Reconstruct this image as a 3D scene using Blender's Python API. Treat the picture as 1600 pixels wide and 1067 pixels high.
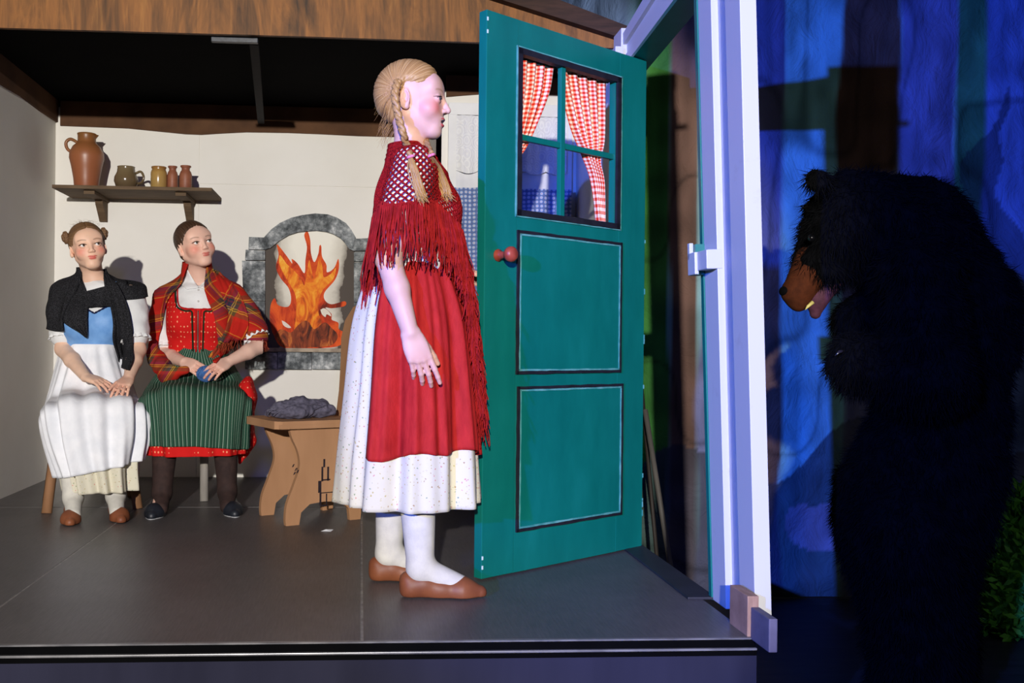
import bpy, bmesh, math, random
import numpy as np
from mathutils import Vector, Matrix
from mathutils.bvhtree import BVHTree
from mathutils.geometry import tessellate_polygon

random.seed(7); np.random.seed(7)
for o in list(bpy.data.objects): bpy.data.objects.remove(o)
scn = bpy.context.scene
COL = scn.collection
PI = math.pi

# ------------------------------------------------------------------ camera
# metres; X runs along the back wall, Y into the stage, Z up from the stage floor
FPX, CX, CY = 1500.0, 661.0, 541.0
YAW, ROLL, EYE = math.atan((661-564)/1500.0), 0.010, 0.74
_fw = np.array([math.sin(YAW), math.cos(YAW), 0.0]); _r0 = np.array([math.cos(YAW), -math.sin(YAW), 0.0]); _u0 = np.array([0, 0, 1.0])
_r = _r0*math.cos(ROLL) + _u0*math.sin(ROLL); _u = -_r0*math.sin(ROLL) + _u0*math.cos(ROLL)
cd = bpy.data.cameras.new('camera'); cam = bpy.data.objects.new('camera', cd); COL.objects.link(cam)
cam.matrix_world = Matrix(((_r[0], _u[0], -_fw[0], 0), (_r[1], _u[1], -_fw[1], 0), (_r[2], _u[2], -_fw[2], EYE), (0, 0, 0, 1)))
cd.sensor_width = 36.0; cd.sensor_fit = 'HORIZONTAL'; cd.lens = FPX/1600*36
cd.shift_x = (800-CX)/1600; cd.shift_y = (CY-533.5)/1600; cd.clip_start = 0.05; cd.clip_end = 60
scn.camera = cam

# ------------------------------------------------------------------ world, lamps, exposure
# all lamps hang in the auditorium behind the camera, where the shadows and tints in the photograph come from
w = bpy.data.worlds.new('world'); scn.world = w; w.use_nodes = True
w.node_tree.nodes['Background'].inputs[0].default_value = (0.10, 0.11, 0.16, 1)
w.node_tree.nodes['Background'].inputs[1].default_value = 0.10
def spot(name, loc, target, power, color, cone, blend, radius):
    l = bpy.data.lights.new(name, 'SPOT'); l.energy = power; l.color = color; l.spot_size = math.radians(cone); l.spot_blend = blend; l.shadow_soft_size = radius
    o = bpy.data.objects.new(name, l); COL.objects.link(o); o.location = loc
    o.rotation_euler = (Vector(target)-Vector(loc)).to_track_quat('-Z', 'Y').to_euler()
    return o
spot('stage_spot_warm_offscreen', (-0.75, -5.0, 2.05), (-0.33, 4.0, 0.85), 3350, (1.0, 0.955, 0.885), 28.6, 0.22, 0.06)
spot('stage_spot_blue_offscreen', (-3.6, -3.5, 1.95), (2.05, 3.3, 0.95), 3500, (0.045, 0.14, 1.0), 26.2, 0.5, 0.05)
spot('hall_wash_warm_offscreen', (2.2, -4.0, 3.2), (2.6, 4.0, 0.0), 110, (1.0, 0.9, 0.75), 50, 0.9, 0.3)
spot('stage_wash_blue_offscreen', (0.4, -5.5, 2.6), (0.2, 2.4, -0.2), 260, (0.16, 0.22, 1.0), 40, 0.8, 0.25)
scn.view_settings.view_transform = 'Standard'; scn.view_settings.look = 'None'
scn.view_settings.exposure = 0.0; scn.view_settings.gamma = 1.0; scn.view_settings.use_curve_mapping = False

# ------------------------------------------------------------------ pixel helpers
def ray(px, py):
    u, v = px-CX, CY-py
    return _r*u + _u*v + _fw*FPX
CAM = np.array([0, 0, EYE])
def P(px, py, Y): d = ray(px, py); return CAM + d*(Y/d[1])
def PZ(px, py, z): d = ray(px, py); return CAM + d*((z-EYE)/d[2])
def PX(px, py, X): d = ray(px, py); return CAM + d*(X/d[0])
def PPL(px, py, o, n): d = ray(px, py); return CAM + d*(np.dot(np.array(o)-CAM, n)/np.dot(d, n))

# ------------------------------------------------------------------ materials
def lin(c):
    return tuple(((x/255)/12.92 if x/255 <= .04045 else (((x/255)+.055)/1.055)**2.4) for x in c)
def rgba(c): return (*lin(c), 1.0)
MATS = {}
class NT:
    def __init__(s, name, rough=.7, spec=.3):
        s.m = bpy.data.materials.new(name); s.m.use_nodes = True; s.t = s.m.node_tree; s.n = s.t.nodes
        s.b = s.n['Principled BSDF']; s.b.inputs['Roughness'].default_value = rough; s.b.inputs['Specular IOR Level'].default_value = spec
        MATS[name] = s.m
    def node(s, typ, **kw):
        n = s.n.new(typ)
        for k, v in kw.items():
            if k in n.inputs: n.inputs[k].default_value = v
            else: setattr(n, k, v)
        return n
    def link(s, a, b): s.t.links.new(a, b)
    def coord(s, kind='Object', scale=(1, 1, 1), rot=(0, 0, 0)):
        c = s.node('ShaderNodeTexCoord'); m = s.node('ShaderNodeMapping'); m.inputs['Scale'].default_value = scale; m.inputs['Rotation'].default_value = rot
        s.link(c.outputs[kind], m.inputs['Vector']); return m.outputs[0]
    def noise(s, vec, scale=5, detail=4, rough=.55, dist=0):
        n = s.node('ShaderNodeTexNoise'); n.inputs['Scale'].default_value = scale; n.inputs['Detail'].default_value = detail
        n.inputs['Roughness'].default_value = rough; n.inputs['Distortion'].default_value = dist
        if vec is not None: s.link(vec, n.inputs['Vector'])
        return n.outputs['Fac']
    def ramp(s, fac, stops, interp='LINEAR'):
        r = s.node('ShaderNodeValToRGB'); cr = r.color_ramp; cr.interpolation = interp
        while len(cr.elements) < len(stops): cr.elements.new(.5)
        for e, (p, c) in zip(cr.elements, stops): e.position = p; e.color = rgba(c)
        s.link(fac, r.inputs[0]); return r.outputs[0]
    def mix(s, fac, a, b, blend='MIX'):
        m = s.node('ShaderNodeMix', data_type='RGBA', blend_type=blend)
        for sock, v in ((m.inputs[0], fac), (m.inputs[6], a), (m.inputs[7], b)):
            if isinstance(v, (int, float)): sock.default_value = v
            elif isinstance(v, tuple): sock.default_value = rgba(v)
            else: s.link(v, sock)
        return m.outputs[2]
    def math(s, op, a, b=None):
        m = s.node('ShaderNodeMath', operation=op)
        for i, v in enumerate((a, b)):
            if v is None: continue
            if isinstance(v, (int, float)): m.inputs[i].default_value = v
            else: s.link(v, m.inputs[i])
        return m.outputs[0]
    def color(s, out): s.link(out, s.b.inputs['Base Color'])
    def bump(s, h, strength=.3, dist=.005):
        b = s.node('ShaderNodeBump'); b.inputs['Strength'].default_value = strength; b.inputs['Distance'].default_value = dist
        s.link(h, b.inputs['Height']); s.link(b.outputs[0], s.b.inputs['Normal'])
    def two(s, c1, c2, scale=6, stretch=(1, 1, 1), bump=0, bscale=None, dist=.003, detail=4, kind='Object', lo=.35, hi=.65):
        v = s.coord(kind, stretch); f = s.noise(v, scale, detail)
        s.color(s.ramp(f, [(lo, c1), (hi, c2)]))
        if bump:
            f2 = s.noise(v, bscale or scale*4, 3); s.bump(f2, bump, dist)
        return s
def mk(name, c1, c2=None, rough=.7, spec=.3, scale=6, stretch=(1, 1, 1), bump=0, bscale=None, dist=.003, kind='Object'):
    if name in MATS: return MATS[name]
    t = NT(name, rough, spec)
    t.two(c1, c2 or tuple(int(x*.9) for x in c1), scale, stretch, bump, bscale, dist, kind=kind)
    return t.m

# ------------------------------------------------------------------ object helpers
def tag(o, label=None, cat=None, group=None, kind=None):
    if label: o['label'] = label
    if cat: o['category'] = cat
    if group: o['group'] = group
    if kind: o['kind'] = kind
    return o
def empty(name, loc=(0, 0, 0), rz=0):
    o = bpy.data.objects.new(name, None); COL.objects.link(o); o.location = [float(x) for x in loc]; o.rotation_euler = (0, 0, rz); o.empty_display_size = .1
    return o
def obj(name, verts, faces, mat, parent=None, smooth=True, uv=None, vcol=None, kind=None):
    me = bpy.data.meshes.new(name)
    if isinstance(verts, np.ndarray) and isinstance(faces, np.ndarray):
        n, k = faces.shape
        me.vertices.add(len(verts)); me.vertices.foreach_set('co', verts.astype(np.float32).ravel())
        me.loops.add(n*k); me.loops.foreach_set('vertex_index', faces.astype(np.int32).ravel())
        me.polygons.add(n); me.polygons.foreach_set('loop_start', np.arange(0, n*k, k, dtype=np.int32))
        me.update(calc_edges=True)
    else:
        me.from_pydata([tuple(float(c) for c in v) for v in verts], [], [tuple(int(i) for i in f) for f in faces])
    me.validate()
    if smooth: me.polygons.foreach_set('use_smooth', np.ones(len(me.polygons), dtype=bool))
    if uv is not None:
        uv = np.asarray(uv, dtype=np.float32); l = me.uv_layers.new(name='UVMap')
        idx = np.zeros(len(me.loops), dtype=np.int32); me.loops.foreach_get('vertex_index', idx)
        l.data.foreach_set('uv', uv[idx].ravel())
    if vcol is not None:
        a = me.color_attributes.new('Col', 'FLOAT_COLOR', 'POINT'); vc = np.ones((len(vcol), 4), dtype=np.float32); vc[:, :3] = vcol
        a.data.foreach_set('color', vc.ravel())
    if mat is not None: me.materials.append(mat)
    o = bpy.data.objects.new(name, me); COL.objects.link(o)
    if parent is not None: o.parent = parent
    if kind: o['kind'] = kind
    return o
def struct(o): o['kind'] = 'structure'; return o
class MB:
    """collects shapes into one mesh"""
    def __init__(s): s.v = []; s.f = []; s.uv = []
    def add(s, v, f, uv=None):
        b = len(s.v); s.v += [tuple(map(float, p)) for p in v]; s.f += [tuple(int(i)+b for i in q) for q in f]
        s.uv += [tuple(map(float, t)) for t in uv] if uv is not None else [(0, 0)]*len(v)
        return s
    def box(s, a, b, M=None, bev=0.0):
        x0, y0, z0 = a; x1, y1, z1 = b
        if bev <= 0:
            v = [(x, y, z) for z in (z0, z1) for y in (y0, y1) for x in (x0, x1)]
            f = [(0, 2, 3, 1), (4, 5, 7, 6), (0, 1, 5, 4), (2, 6, 7, 3), (0, 4, 6, 2), (1, 3, 7, 5)]
        else:
            bm = bmesh.new(); bmesh.ops.create_cube(bm, size=1)
            for q in bm.verts: q.co = Vector(((x0+x1)/2+q.co.x*(x1-x0), (y0+y1)/2+q.co.y*(y1-y0), (z0+z1)/2+q.co.z*(z1-z0)))
            bmesh.ops.bevel(bm, geom=bm.edges[:], offset=bev, segments=2, profile=.6, affect='EDGES')
            bm.verts.index_update(); v = [tuple(q.co) for q in bm.verts]; f = [tuple(q.index for q in fc.verts) for fc in bm.faces]; bm.free()
        if M is not None: v = [tuple(M @ Vector(q)) for q in v]
        return s.add(v, f)
    def prism(s, poly, t, M=None, bev=0):
        """2D polygon (x,z) extruded along y from 0 to t"""
        n = len(poly); tri = tessellate_polygon([[Vector((p[0], p[1], 0)) for p in poly]])
        v = [(p[0], 0, p[1]) for p in poly]+[(p[0], t, p[1]) for p in poly]
        f = [tuple(q) for q in tri]+[tuple(i+n for i in reversed(q)) for q in tri]+[(i, (i+1) % n, n+(i+1) % n, n+i) for i in range(n)]
        if M is not None: v = [tuple(M @ Vector(q)) for q in v]
        return s.add(v, f)
    def tube(s, pts, r, n=6, caps=True):
        pts = [np.array(p, float) for p in pts]; m = len(pts)
        rr = r if hasattr(r, '__len__') else [r]*m
        v = []; up = np.array([.13, .21, .97]); prev = None
        for i, p in enumerate(pts):
            t = pts[min(i+1, m-1)]-pts[max(i-1, 0)]; t = t/(np.linalg.norm(t)+1e-9)
            a = (prev - t*np.dot(prev, t)) if prev is not None else (up - t*np.dot(up, t))
            if np.linalg.norm(a) < 1e-3: a = np.cross(t, [1, 0, 0])
            a /= np.linalg.norm(a)+1e-9; b = np.cross(t, a); prev = a
            for k in range(n):
                th = 2*PI*k/n; v.append(p+rr[i]*(a*math.cos(th)+b*math.sin(th)))
        f = [(i*n+k, i*n+(k+1) % n, (i+1)*n+(k+1) % n, (i+1)*n+k) for i in range(m-1) for k in range(n)]
        if caps and n > 2: f += [tuple(range(n-1, -1, -1)), tuple(range((m-1)*n, m*n))]
        uv = [(k/n, i) for i in range(m) for k in range(n)]
        return s.add(v, f, uv)
    def lathe(s, prof, n=32, c=(0, 0, 0)):
        v = []; m = len(prof)
        for r, z in prof:
            for k in range(n): v.append((c[0]+r*math.cos(2*PI*k/n), c[1]+r*math.sin(2*PI*k/n), c[2]+z))
        f = [(i*n+k, i*n+(k+1) % n, (i+1)*n+(k+1) % n, (i+1)*n+k) for i in range(m-1) for k in range(n)]
        f += [tuple(range(n-1, -1, -1)), tuple(range((m-1)*n, m*n))]
        return s.add(v, f)
    def build(s, name, mat, parent=None, smooth=False, kind=None, vcol=None):
        return obj(name, s.v, s.f, mat, parent, smooth, uv=s.uv, kind=kind, vcol=vcol)
def smoothpath(pts, n=8):
    """Catmull-Rom through points"""
    p = [np.array(q, float) for q in pts]; p = [2*p[0]-p[1]]+p+[2*p[-1]-p[-2]]; out = []
    for i in range(1, len(p)-2):
        for k in range(n):
            t = k/n; a, b, c, d = p[i-1], p[i], p[i+1], p[i+2]
            out.append(.5*((2*b)+(-a+c)*t+(2*a-5*b+4*c-d)*t*t+(-a+3*b-3*c+d)*t**3))
    out.append(p[-2]); return out
def gridmesh(G, uvs=None, closed=False):
    """G: (m,n,3) array -> verts, faces, uv"""
    m, n = G.shape[:2]; v = G.reshape(-1, 3)
    i, j = np.meshgrid(np.arange(m-1), np.arange(n if closed else n-1), indexing='ij'); j2 = (j+1) % n
    f = np.stack([i*n+j, i*n+j2, (i+1)*n+j2, (i+1)*n+j], -1).reshape(-1, 4)
    if uvs is None:
        a, b = np.meshgrid(np.linspace(0, 1, m), np.linspace(0, 1, n), indexing='ij'); uvs = np.stack([b, a], -1)
    return v, f, np.asarray(uvs).reshape(-1, 2)
# ================================================================== the setting
m_floor = NT('stage_board', .42, .4)
_v = m_floor.coord('Object', (1, 1, 1)); _f = m_floor.noise(_v, 3, 6, .65); _g = m_floor.noise(m_floor.coord('Object', (60, 4, 1)), 3, 5, .7)
_c = m_floor.mix(.5, m_floor.ramp(_f, [(.3, (74, 70, 70)), (.7, (98, 93, 92))]), m_floor.ramp(_g, [(.35, (72, 68, 68)), (.72, (108, 103, 101))]))
m_floor.color(_c); m_floor.bump(_g, .06, .002); m_floor = m_floor.m
m_seam = mk('aluminium_joint', (150, 146, 140), (105, 100, 98), .5, .5, 30)
m_wall = NT('painted_canvas', .85, .15)
_v = m_wall.coord('Object'); m_wall.color(m_wall.ramp(m_wall.noise(_v, 1.7, 5), [(.3, (226, 222, 213)), (.7, (236, 233, 226))])); m_wall.bump(m_wall.noise(_v, 90, 3), .1, .001); m_wall = m_wall.m
m_brown = mk('brown_trim_paint', (96, 66, 44), (74, 50, 34), .8, .2, 5)
m_black = mk('black_cloth', (7, 7, 8), (4, 4, 5), .95, .05, 5)
m_navy = mk('navy_stage_cloth', (44, 44, 60), (34, 34, 48), .9, .1, 4, (1, 1, .2))
m_metal = mk('metal_edge_strip', (120, 118, 118), (85, 84, 86), .32, .7, 12)

FRONT_Y, BACK_Y, RIGHT_X, LEFT_X = 2.41, 5.41, 1.02, -1.69
# stage floor out of 1 x 2 m boards
fl = MB().box((-3.02, FRONT_Y+.005, -.05), (RIGHT_X-.003, 6.41, -.0010)).build('floor', m_seam); struct(fl)
for i in range(4):
    for j in range(2):
        x0 = RIGHT_X-1.01*(i+1); y0 = FRONT_Y+2.0*j
        MB().box((x0+.0035, y0+.003, -.03), (x0+1.01-.0035, y0+2-.003, 0), bev=.0015).build('floor_board', m_floor, fl)
t = MB().box((-3.02, FRONT_Y-.004, -.0045), (RIGHT_X, FRONT_Y+.004, -.0005)).box((-3.02, FRONT_Y-.014, -.030), (RIGHT_X, FRONT_Y-.004, -.024), bev=.002).build('trim_1', m_metal); struct(t)
t = MB().box((-3.02, FRONT_Y-.003, -.06), (RIGHT_X, FRONT_Y+.004, -.005)).build('trim_13', m_black); struct(t)
# cloth skirt round the platform, hanging in shallow folds
xs = np.linspace(-3.02, RIGHT_X+.0, 260); zs = np.linspace(-.044, -.46, 8)
G = np.zeros((8, 260, 3))
for i, z in enumerate(zs):
    fo = .010*(i/7)*(np.sin(xs*9)+.6*np.sin(xs*23+1))
    G[i] = np.stack([xs, FRONT_Y-.006+fo*.8-.004, np.full(260, z)], -1)
v, f, uv = gridmesh(G); struct(obj('trim_2', v, f, m_navy))
struct(MB().box((RIGHT_X-.01, FRONT_Y, -.46), (RIGHT_X+.005, 6.41, -.035)).build('wall_platform', m_black))
m_hall = mk('dark_hall_floor', (52, 47, 46), (34, 31, 32), .5, .4, 4, (1, 6, 1))
struct(MB().box((-4, -7, -.51), (6, 7.5, -.46)).build('floor_lower', m_hall))

# walls as thin flats
def wallbox(name, a, b, mat=m_wall): return struct(MB().box(a, b).build(name, mat))
WH = 2.0
wb = MB().box((LEFT_X, BACK_Y+.004, 0), (.36, BACK_Y+.03, WH+.04)).build('wall_back', m_wall); struct(wb)
sx = P(311, 300, BACK_Y)[0]; sz = P(400, 289, BACK_Y)[2]
for (x0, x1, z0, z1) in ((LEFT_X, sx-.0012, 0, WH), (sx+.0012, .36, 0, sz-.001), (sx+.0012, .36, sz+.001, WH)):
    MB().box((x0, BACK_Y, z0), (x1, BACK_Y+.01, z1), bev=.001).build('wall_panel', m_wall, wb)
wallbox('wall_left', (LEFT_X-.03, 3.6, 0), (LEFT_X, BACK_Y+.03, WH+.02))
wallbox('wall_return', (.36, 4.70, 0), (.385, BACK_Y+.03, WH))
WIN_Y = 4.70
# window wall with an opening
_wx0, _wx1 = P(712, 300, WIN_Y)[0], 1.0
_wz0, _wz1 = 0.95, P(760, 182, WIN_Y)[2]
ww = MB()
ww.box((.36, WIN_Y, 0), (_wx0, WIN_Y+.025, WH)).box((_wx1, WIN_Y, 0), (1.09, WIN_Y+.025, WH)).box((_wx0, WIN_Y, 0), (_wx1, WIN_Y+.025, _wz0)).box((_wx0, WIN_Y, _wz1), (_wx1, WIN_Y+.025, WH))
struct(ww.build('wall_window', m_wall))
wallbox('wall_right', (1.055, 3.74, 0), (1.085, WIN_Y+.025, WH))
# black cloth sheets put in for the darkness above the open set
struct(MB().box((-2.4, 3.97, 2.075), (1.05, BACK_Y+.05, 2.09)).build('ceiling', m_black))
struct(MB().box((-2.4, BACK_Y+.05, 1.2), (.5, BACK_Y+.06, 2.6)).build('wall_mask', m_black))
# brown painted edging along the wall tops
def trimstrip(name, low, Yp, ztop, t=.012):
    pts = [P(x, y, Yp) for x, y in low]; poly = [(p[0], p[2]) for p in pts]+[(pts[-1][0], ztop), (pts[0][0], ztop)]
    return struct(MB().prism(poly, -t, Matrix.Translation((0, Yp-.0005, 0))).build(name, m_brown))
trimstrip('trim_3', [(95, 197), (150, 199), (200, 201), (250, 206), (290, 210), (315, 211), (345, 209), (385, 207), (450, 208), (500, 210), (560, 213), (600, 214), (676, 216)], BACK_Y, 2.07)
trimstrip('trim_4', [(697, 152), (720, 150), (760, 147), (820, 148), (880, 150), (930, 150)], WIN_Y, 2.07)
pl = [PX(x, y, LEFT_X) for x, y in ((-40, 108), (0, 133), (30, 150), (60, 173), (95, 196))]
poly = [(p[1], p[2]) for p in pl]
mb = MB(); n = len(poly)
poly = [(3.6, poly[0][1])]+poly+[(BACK_Y, 2.08), (3.6, 2.08)]
mb.prism([(-a, b) for a, b in poly], .012, Matrix(((0, 1, 0, LEFT_X+.0005), (-1, 0, 0, 0), (0, 0, 1, 0), (0, 0, 0, 1))))
struct(mb.build('trim_5', m_brown))

# painted wood fascia over the front of the room
m_wood = NT('painted_wood_grain', .6, .35)
_v = m_wood.coord('Object', (1, 1, .22)); _f = m_wood.noise(_v, 6.5, 5, .6, 1.6); _f2 = m_wood.noise(m_wood.coord('Object', (1, 1, .10)), 30, 4, .6, 1.2)
_c = m_wood.mix(.5, m_wood.ramp(_f, [(.30, (44, 33, 22)), (.45, (122, 80, 40)), (.55, (166, 108, 52)), (.70, (106, 68, 38)), (.85, (54, 42, 28))]), m_wood.ramp(_f2, [(.35, (60, 40, 24)), (.6, (126, 80, 40)), (.78, (176, 124, 62))]))
m_wood.color(_c); m_wood.bump(_f, .15, .004); m_wood = m_wood.m
FY = 3.93
lo = [P(-116, 40, FY), P(200, 49, FY), P(480, 57, FY), P(745, 66, FY), P(978, 76, FY)]
hi = [P(1000, 62, FY), P(786, -2, FY), P(660, -40, FY), P(-116, -120, FY)]
struct(MB().prism([(p[0], p[2]) for p in lo+hi], .02, Matrix.Translation((0, FY, 0))).build('trim_6', m_wood))
m_dkwood = mk('dark_eave_board', (66, 45, 36), (48, 33, 27), .7, .25, 9, (1, 1, 6))
rb = [P(1003, 70, FY-.04), P(786, 1, FY-.04), P(640, -46, FY-.04), P(640, -76, FY-.04), P(868, -2, FY-.04), P(1003, 50, FY-.04)]
struct(MB().prism([(p[0], p[2]) for p in rb], .05, Matrix.Translation((0, FY-.045, 0))).build('trim_7', m_dkwood))
# batten under the masking, from the fascia to the back wall, and its tape
a = P(397, 66, FY+.05); b = P(408, 190, BACK_Y-.04)
d = b-a; L = np.linalg.norm(d); q = Vector(d).to_track_quat('Y', 'Z').to_matrix().to_4x4()
o = MB().box((-.018, 0, -.012), (.018, L, .012), Matrix.Translation(Vector(a)) @ q).build('ceiling_batten', mk('grey_batten', (26, 24, 27), (18, 17, 19), .8, .2, 30))
tag(o, 'thin dark batten running from the wood fascia back to the wall top', 'batten')
a = P(330, 59, FY+.0); b = P(403, 64, FY)
o = MB().box((a[0], FY-.004, b[2]-.008), (b[0], FY+.02, a[2]+.004), bev=.003).build('joining_bracket', mk('scratched_grey_metal', (62, 66, 74), (28, 30, 36), .4, .5, 40))
tag(o, 'flat grey metal plate screwed under the wood fascia', 'bracket')

# ------------------------------------------------------------------ door frame on the right side
m_white = NT('white_gloss_frame', .45, .35)
_v = m_white.coord('Object'); m_white.color(m_white.mix(m_white.math('MULTIPLY', m_white.ramp(m_white.noise(_v, 7, 6, .7), [(.62, (0, 0, 0)), (.8, (255, 255, 255))]), .35), (196, 196, 200), (140, 132, 124))); m_white = m_white.m
m_teal = NT('teal_door_paint', .38, .45)
_v = m_teal.coord('Object', (1, 1, .35)); m_teal.color(m_teal.ramp(m_teal.noise(_v, 7, 6, .6), [(.3, (4, 102, 92)), (.55, (8, 112, 101)), (.8, (16, 122, 112))])); m_teal.bump(m_teal.noise(m_teal.coord('Object'), 60, 3), .06, .001); m_teal = m_teal.m
FX = 1.045
Mlean = Matrix.Translation((FX, 0, 0)) @ Matrix.Rotation(-.036, 4, 'Y')
Y1 = PX(1114, 930, FX)[1]; Y2 = PX(1181, 930, FX)[1]
dj = (Y1-Y2)/3
o = MB().box((0, Y1-dj, 0), (.045, Y1, 2.08), Mlean, bev=.002).box((0, Y2, 0), (.045, Y2+dj, 2.08), Mlean, bev=.002).box((.02, Y2+.01, .01), (.03, Y1-.01, 2.08), Mlean).build('trim_9', m_white); struct(o)
MB().box((-.004, Y1+.0005, 0), (.06, Y1+.022, 1.9), Mlean).build('jamb_lining', m_teal, o)
# striker block bridging the channel
zc = P(1100, 405, Y1)[2]
la = MB().box((-.028, Y1-.005, zc-.045), (.004, Y1+.045, zc+.045), Mlean).build('latch_keep', m_teal, o)
MB().box((-.04, Y1-.03, zc-.045), (-.028, Y1+.03, zc+.02), Mlean, bev=.002).box((-.04, Y1+.012, zc+.0), (-.028, Y1+.03, zc+.05), Mlean, bev=.002).build('striker_plate', m_white, la)
MB().box((-.032, Y1-.105, zc-.035), (.015, Y1-.03, zc+.02), Mlean, bev=.002).build('striker_block', m_white, la)
# rail over the doorway, rising a little towards the audience
HZ0, HZ1 = PX(1004, 92, 1.03)[2], 1.0
ya, yb = 3.70, Y2
za, zb = 1.80, 1.86
def railbox(x0, x1, a, b, mat, par, nm):
    v = [(x, y, z0+dz*(1.0 if y > 3 else 1.55)) for (y, z0) in ((ya, za), (yb, zb)) for dz in (a, b) for x in (x0, x1)]
    v = [(1.045-.036*p[2]*(1 if p[1] < 3 else .75)+p[0], p[1], p[2]) for p in v]
    f = [(0, 1, 3, 2), (4, 6, 7, 5), (0, 4, 5, 1), (2, 3, 7, 6), (0, 2, 6, 4), (1, 5, 7, 3)]
    return obj(nm, v, f, mat, par, False)
r = railbox(0, .05, .012, .05, m_white, None, 'trim_10'); struct(r)
railbox(0, .05, .10, .14, m_white, r, 'frame_rail')
railbox(.015, .03, .05, .10, m_white, r, 'frame_panel')
railbox(-.004, .085, 0, .012, m_teal, r, 'rail_lining')
# far jamb and wall end
o = MB().box((.985, 3.63, 0), (1.06, 3.74, 1.97), bev=.002).build('trim_11', m_white); struct(o)
p = PX(1003, 68, 1.0)
MB().box((.955, 3.6, 1.815), (.985, 3.66, 1.89), bev=.002).build('corner_block', m_white, o)
o = MB().box((.97, Y1, 0), (1.055, 3.63, .008), bev=.002).build('trim_12', mk('dark_threshold', (44, 44, 52), (34, 34, 40), .5, .4, 9)); struct(o)
# foot boards at the bottom of the near jamb
ba = PX(1141, 950, 1.03); 
o = MB().box((1.0, PX(1168, 950, 1.0)[1], .0), (1.03, PX(1140, 950, 1.0)[1], .105), bev=.002).build('foot_block', mk('raw_plywood', (168, 134, 112), (140, 110, 92), .7, .2, 12, (6, 1, 1)))
tag(o, 'raw plywood block at the foot of the white door post', 'block')
o = MB().box((1.008, PX(1203, 960, 1.01)[1], -.005), (1.03, PX(1168, 950, 1.0)[1]-.002, .078), bev=.003).build('foot_plate', mk('grey_foot_plate', (98, 94, 112), (80, 76, 92), .6, .3, 10))
tag(o, 'grey plate beside the plywood block at the corner of the stage', 'plate')

# ------------------------------------------------------------------ the door
Hh = PZ(1004, 853, .006); Ff = PZ(752, 905, .006)
dv = (Hh-Ff); DW = np.linalg.norm(dv[:2]); dang = math.atan2(dv[1], dv[0])
DH = (P(750, 14, Ff[1])[2]-.006)
DT = .035
door = empty('door_1', (Ff[0], Ff[1], .006), dang); struct(door)      # local x: free edge -> hinge, y: away from the audience
dn = np.array([-math.sin(dang), math.cos(dang), 0])
def DP(px, py):
    p = PPL(px, py, Ff, dn); q = p-Ff
    return (q[0]*math.cos(dang)+q[1]*math.sin(dang), p[2]-.006)
def rect(c):
    q = [DP(*k) for k in c]; return (sum(a[0] for a in (q[0], q[3]))/2, sum(a[0] for a in (q[1], q[2]))/2, sum(a[1] for a in (q[2], q[3]))/2, sum(a[1] for a in (q[0], q[1]))/2)
wx0, wx1, wz0, wz1 = rect([(809, 77), (969, 124), (966, 354), (809, 336)])
mb = MB()
mb.box((0, 0, 0), (wx0, DT, DH), bev=.0025).box((wx1, 0, 0), (DW-.004, DT, DH), bev=.0025).box((wx0-.004, .0005, 0), (wx1+.004, DT, wz0)).box((wx0-.004, .0005, wz1), (wx1+.004, DT, DH-.0006))
mb.build('door_leaf', m_teal, door)
m_dark = mk('dark_painted_line', (34, 34, 42), (24, 24, 30), .6, .3, 20)
m_lite = mk('pale_teal_line', (104, 168, 164), (60, 140, 134), .6, .3, 25)
def frame(x0, x1, z0, z1, w, y0, y1, wob=0, seed=0):
    """rectangular moulding as four strips with slightly hand-made edges"""
    rnd = random.Random(seed); mb = MB()
    def strip(p, q, nrm):
        n = 14; v = []
        for i in range(n+1):
            t = i/n; c = (p[0]+(q[0]-p[0])*t, p[1]+(q[1]-p[1])*t); a = rnd.uniform(-wob, wob); b = w+rnd.uniform(-wob, wob)
            for s_, y in ((a, y0), (b, y0), (b, y1), (a, y1)): v.append((c[0]+nrm[0]*s_, y, c[1]+nrm[1]*s_))
        f = [(i*4+k, i*4+(k+1) % 4, i*4+4+(k+1) % 4, i*4+4+k) for i in range(n) for k in range(4)]+[(0, 1, 2, 3), (n*4+3, n*4+2, n*4+1, n*4)]
        mb.add(v, f)
    strip((x0, z0), (x1, z0), (0, 1)); strip((x0, z1), (x1, z1), (0, -1)); strip((x0, z0), (x0, z1), (1, 0)); strip((x1, z0), (x1, z1), (-1, 0))
    return mb
frame(wx0-.004, wx1+.004, wz0-.006, wz1+.006, .020, -.006, .02, .0007, 1).build('window_moulding', m_dark, door)
frame(wx0-.009, wx1+.011, wz0-.010, wz1+.011, .006, -.004, .001, .0008, 2).build('window_highlight', m_lite, door)
for k, c in enumerate(([(806, 359), (970, 379), (970, 579), (807, 588)], [(806, 605), (971, 598), (972, 800), (807, 835)])):
    x0, x1, z0, z1 = rect(c)
    p = MB().box((x0+.01, -.003, z0+.01), (x1-.01, .004, z1-.01), bev=.0015).build('door_panel', m_teal, door)
    frame(x0, x1, z0, z1, .010, -.006, .001, .0012, 3+k).build('panel_moulding', m_dark, p)
    frame(x0+.011, x1-.009, z0+.010, z1-.010, .006, -.0055, -.001, .001, 5+k).build('panel_highlight', m_lite, p)
# glazing bars
mx = DP(882, 220)[0]; mz = (DP(810, 213)[1]+DP(962, 243)[1])/2
MB().box((mx-.011, .006, wz0+.01), (mx+.011, .024, wz1-.01), bev=.002).build('glazing_bar', m_teal, door)
MB().box((wx0+.012, .008, mz-.010), (wx1-.012, .022, mz+.010), bev=.002).build('glazing_bar', m_teal, door)
MB().box((wx0+.001, .004, wz0), (wx0+.012, .03, wz1)).box((wx1-.020, .004, wz0), (wx1-.001, .03, wz1)).build('window_reveal', m_teal, door)
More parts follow.
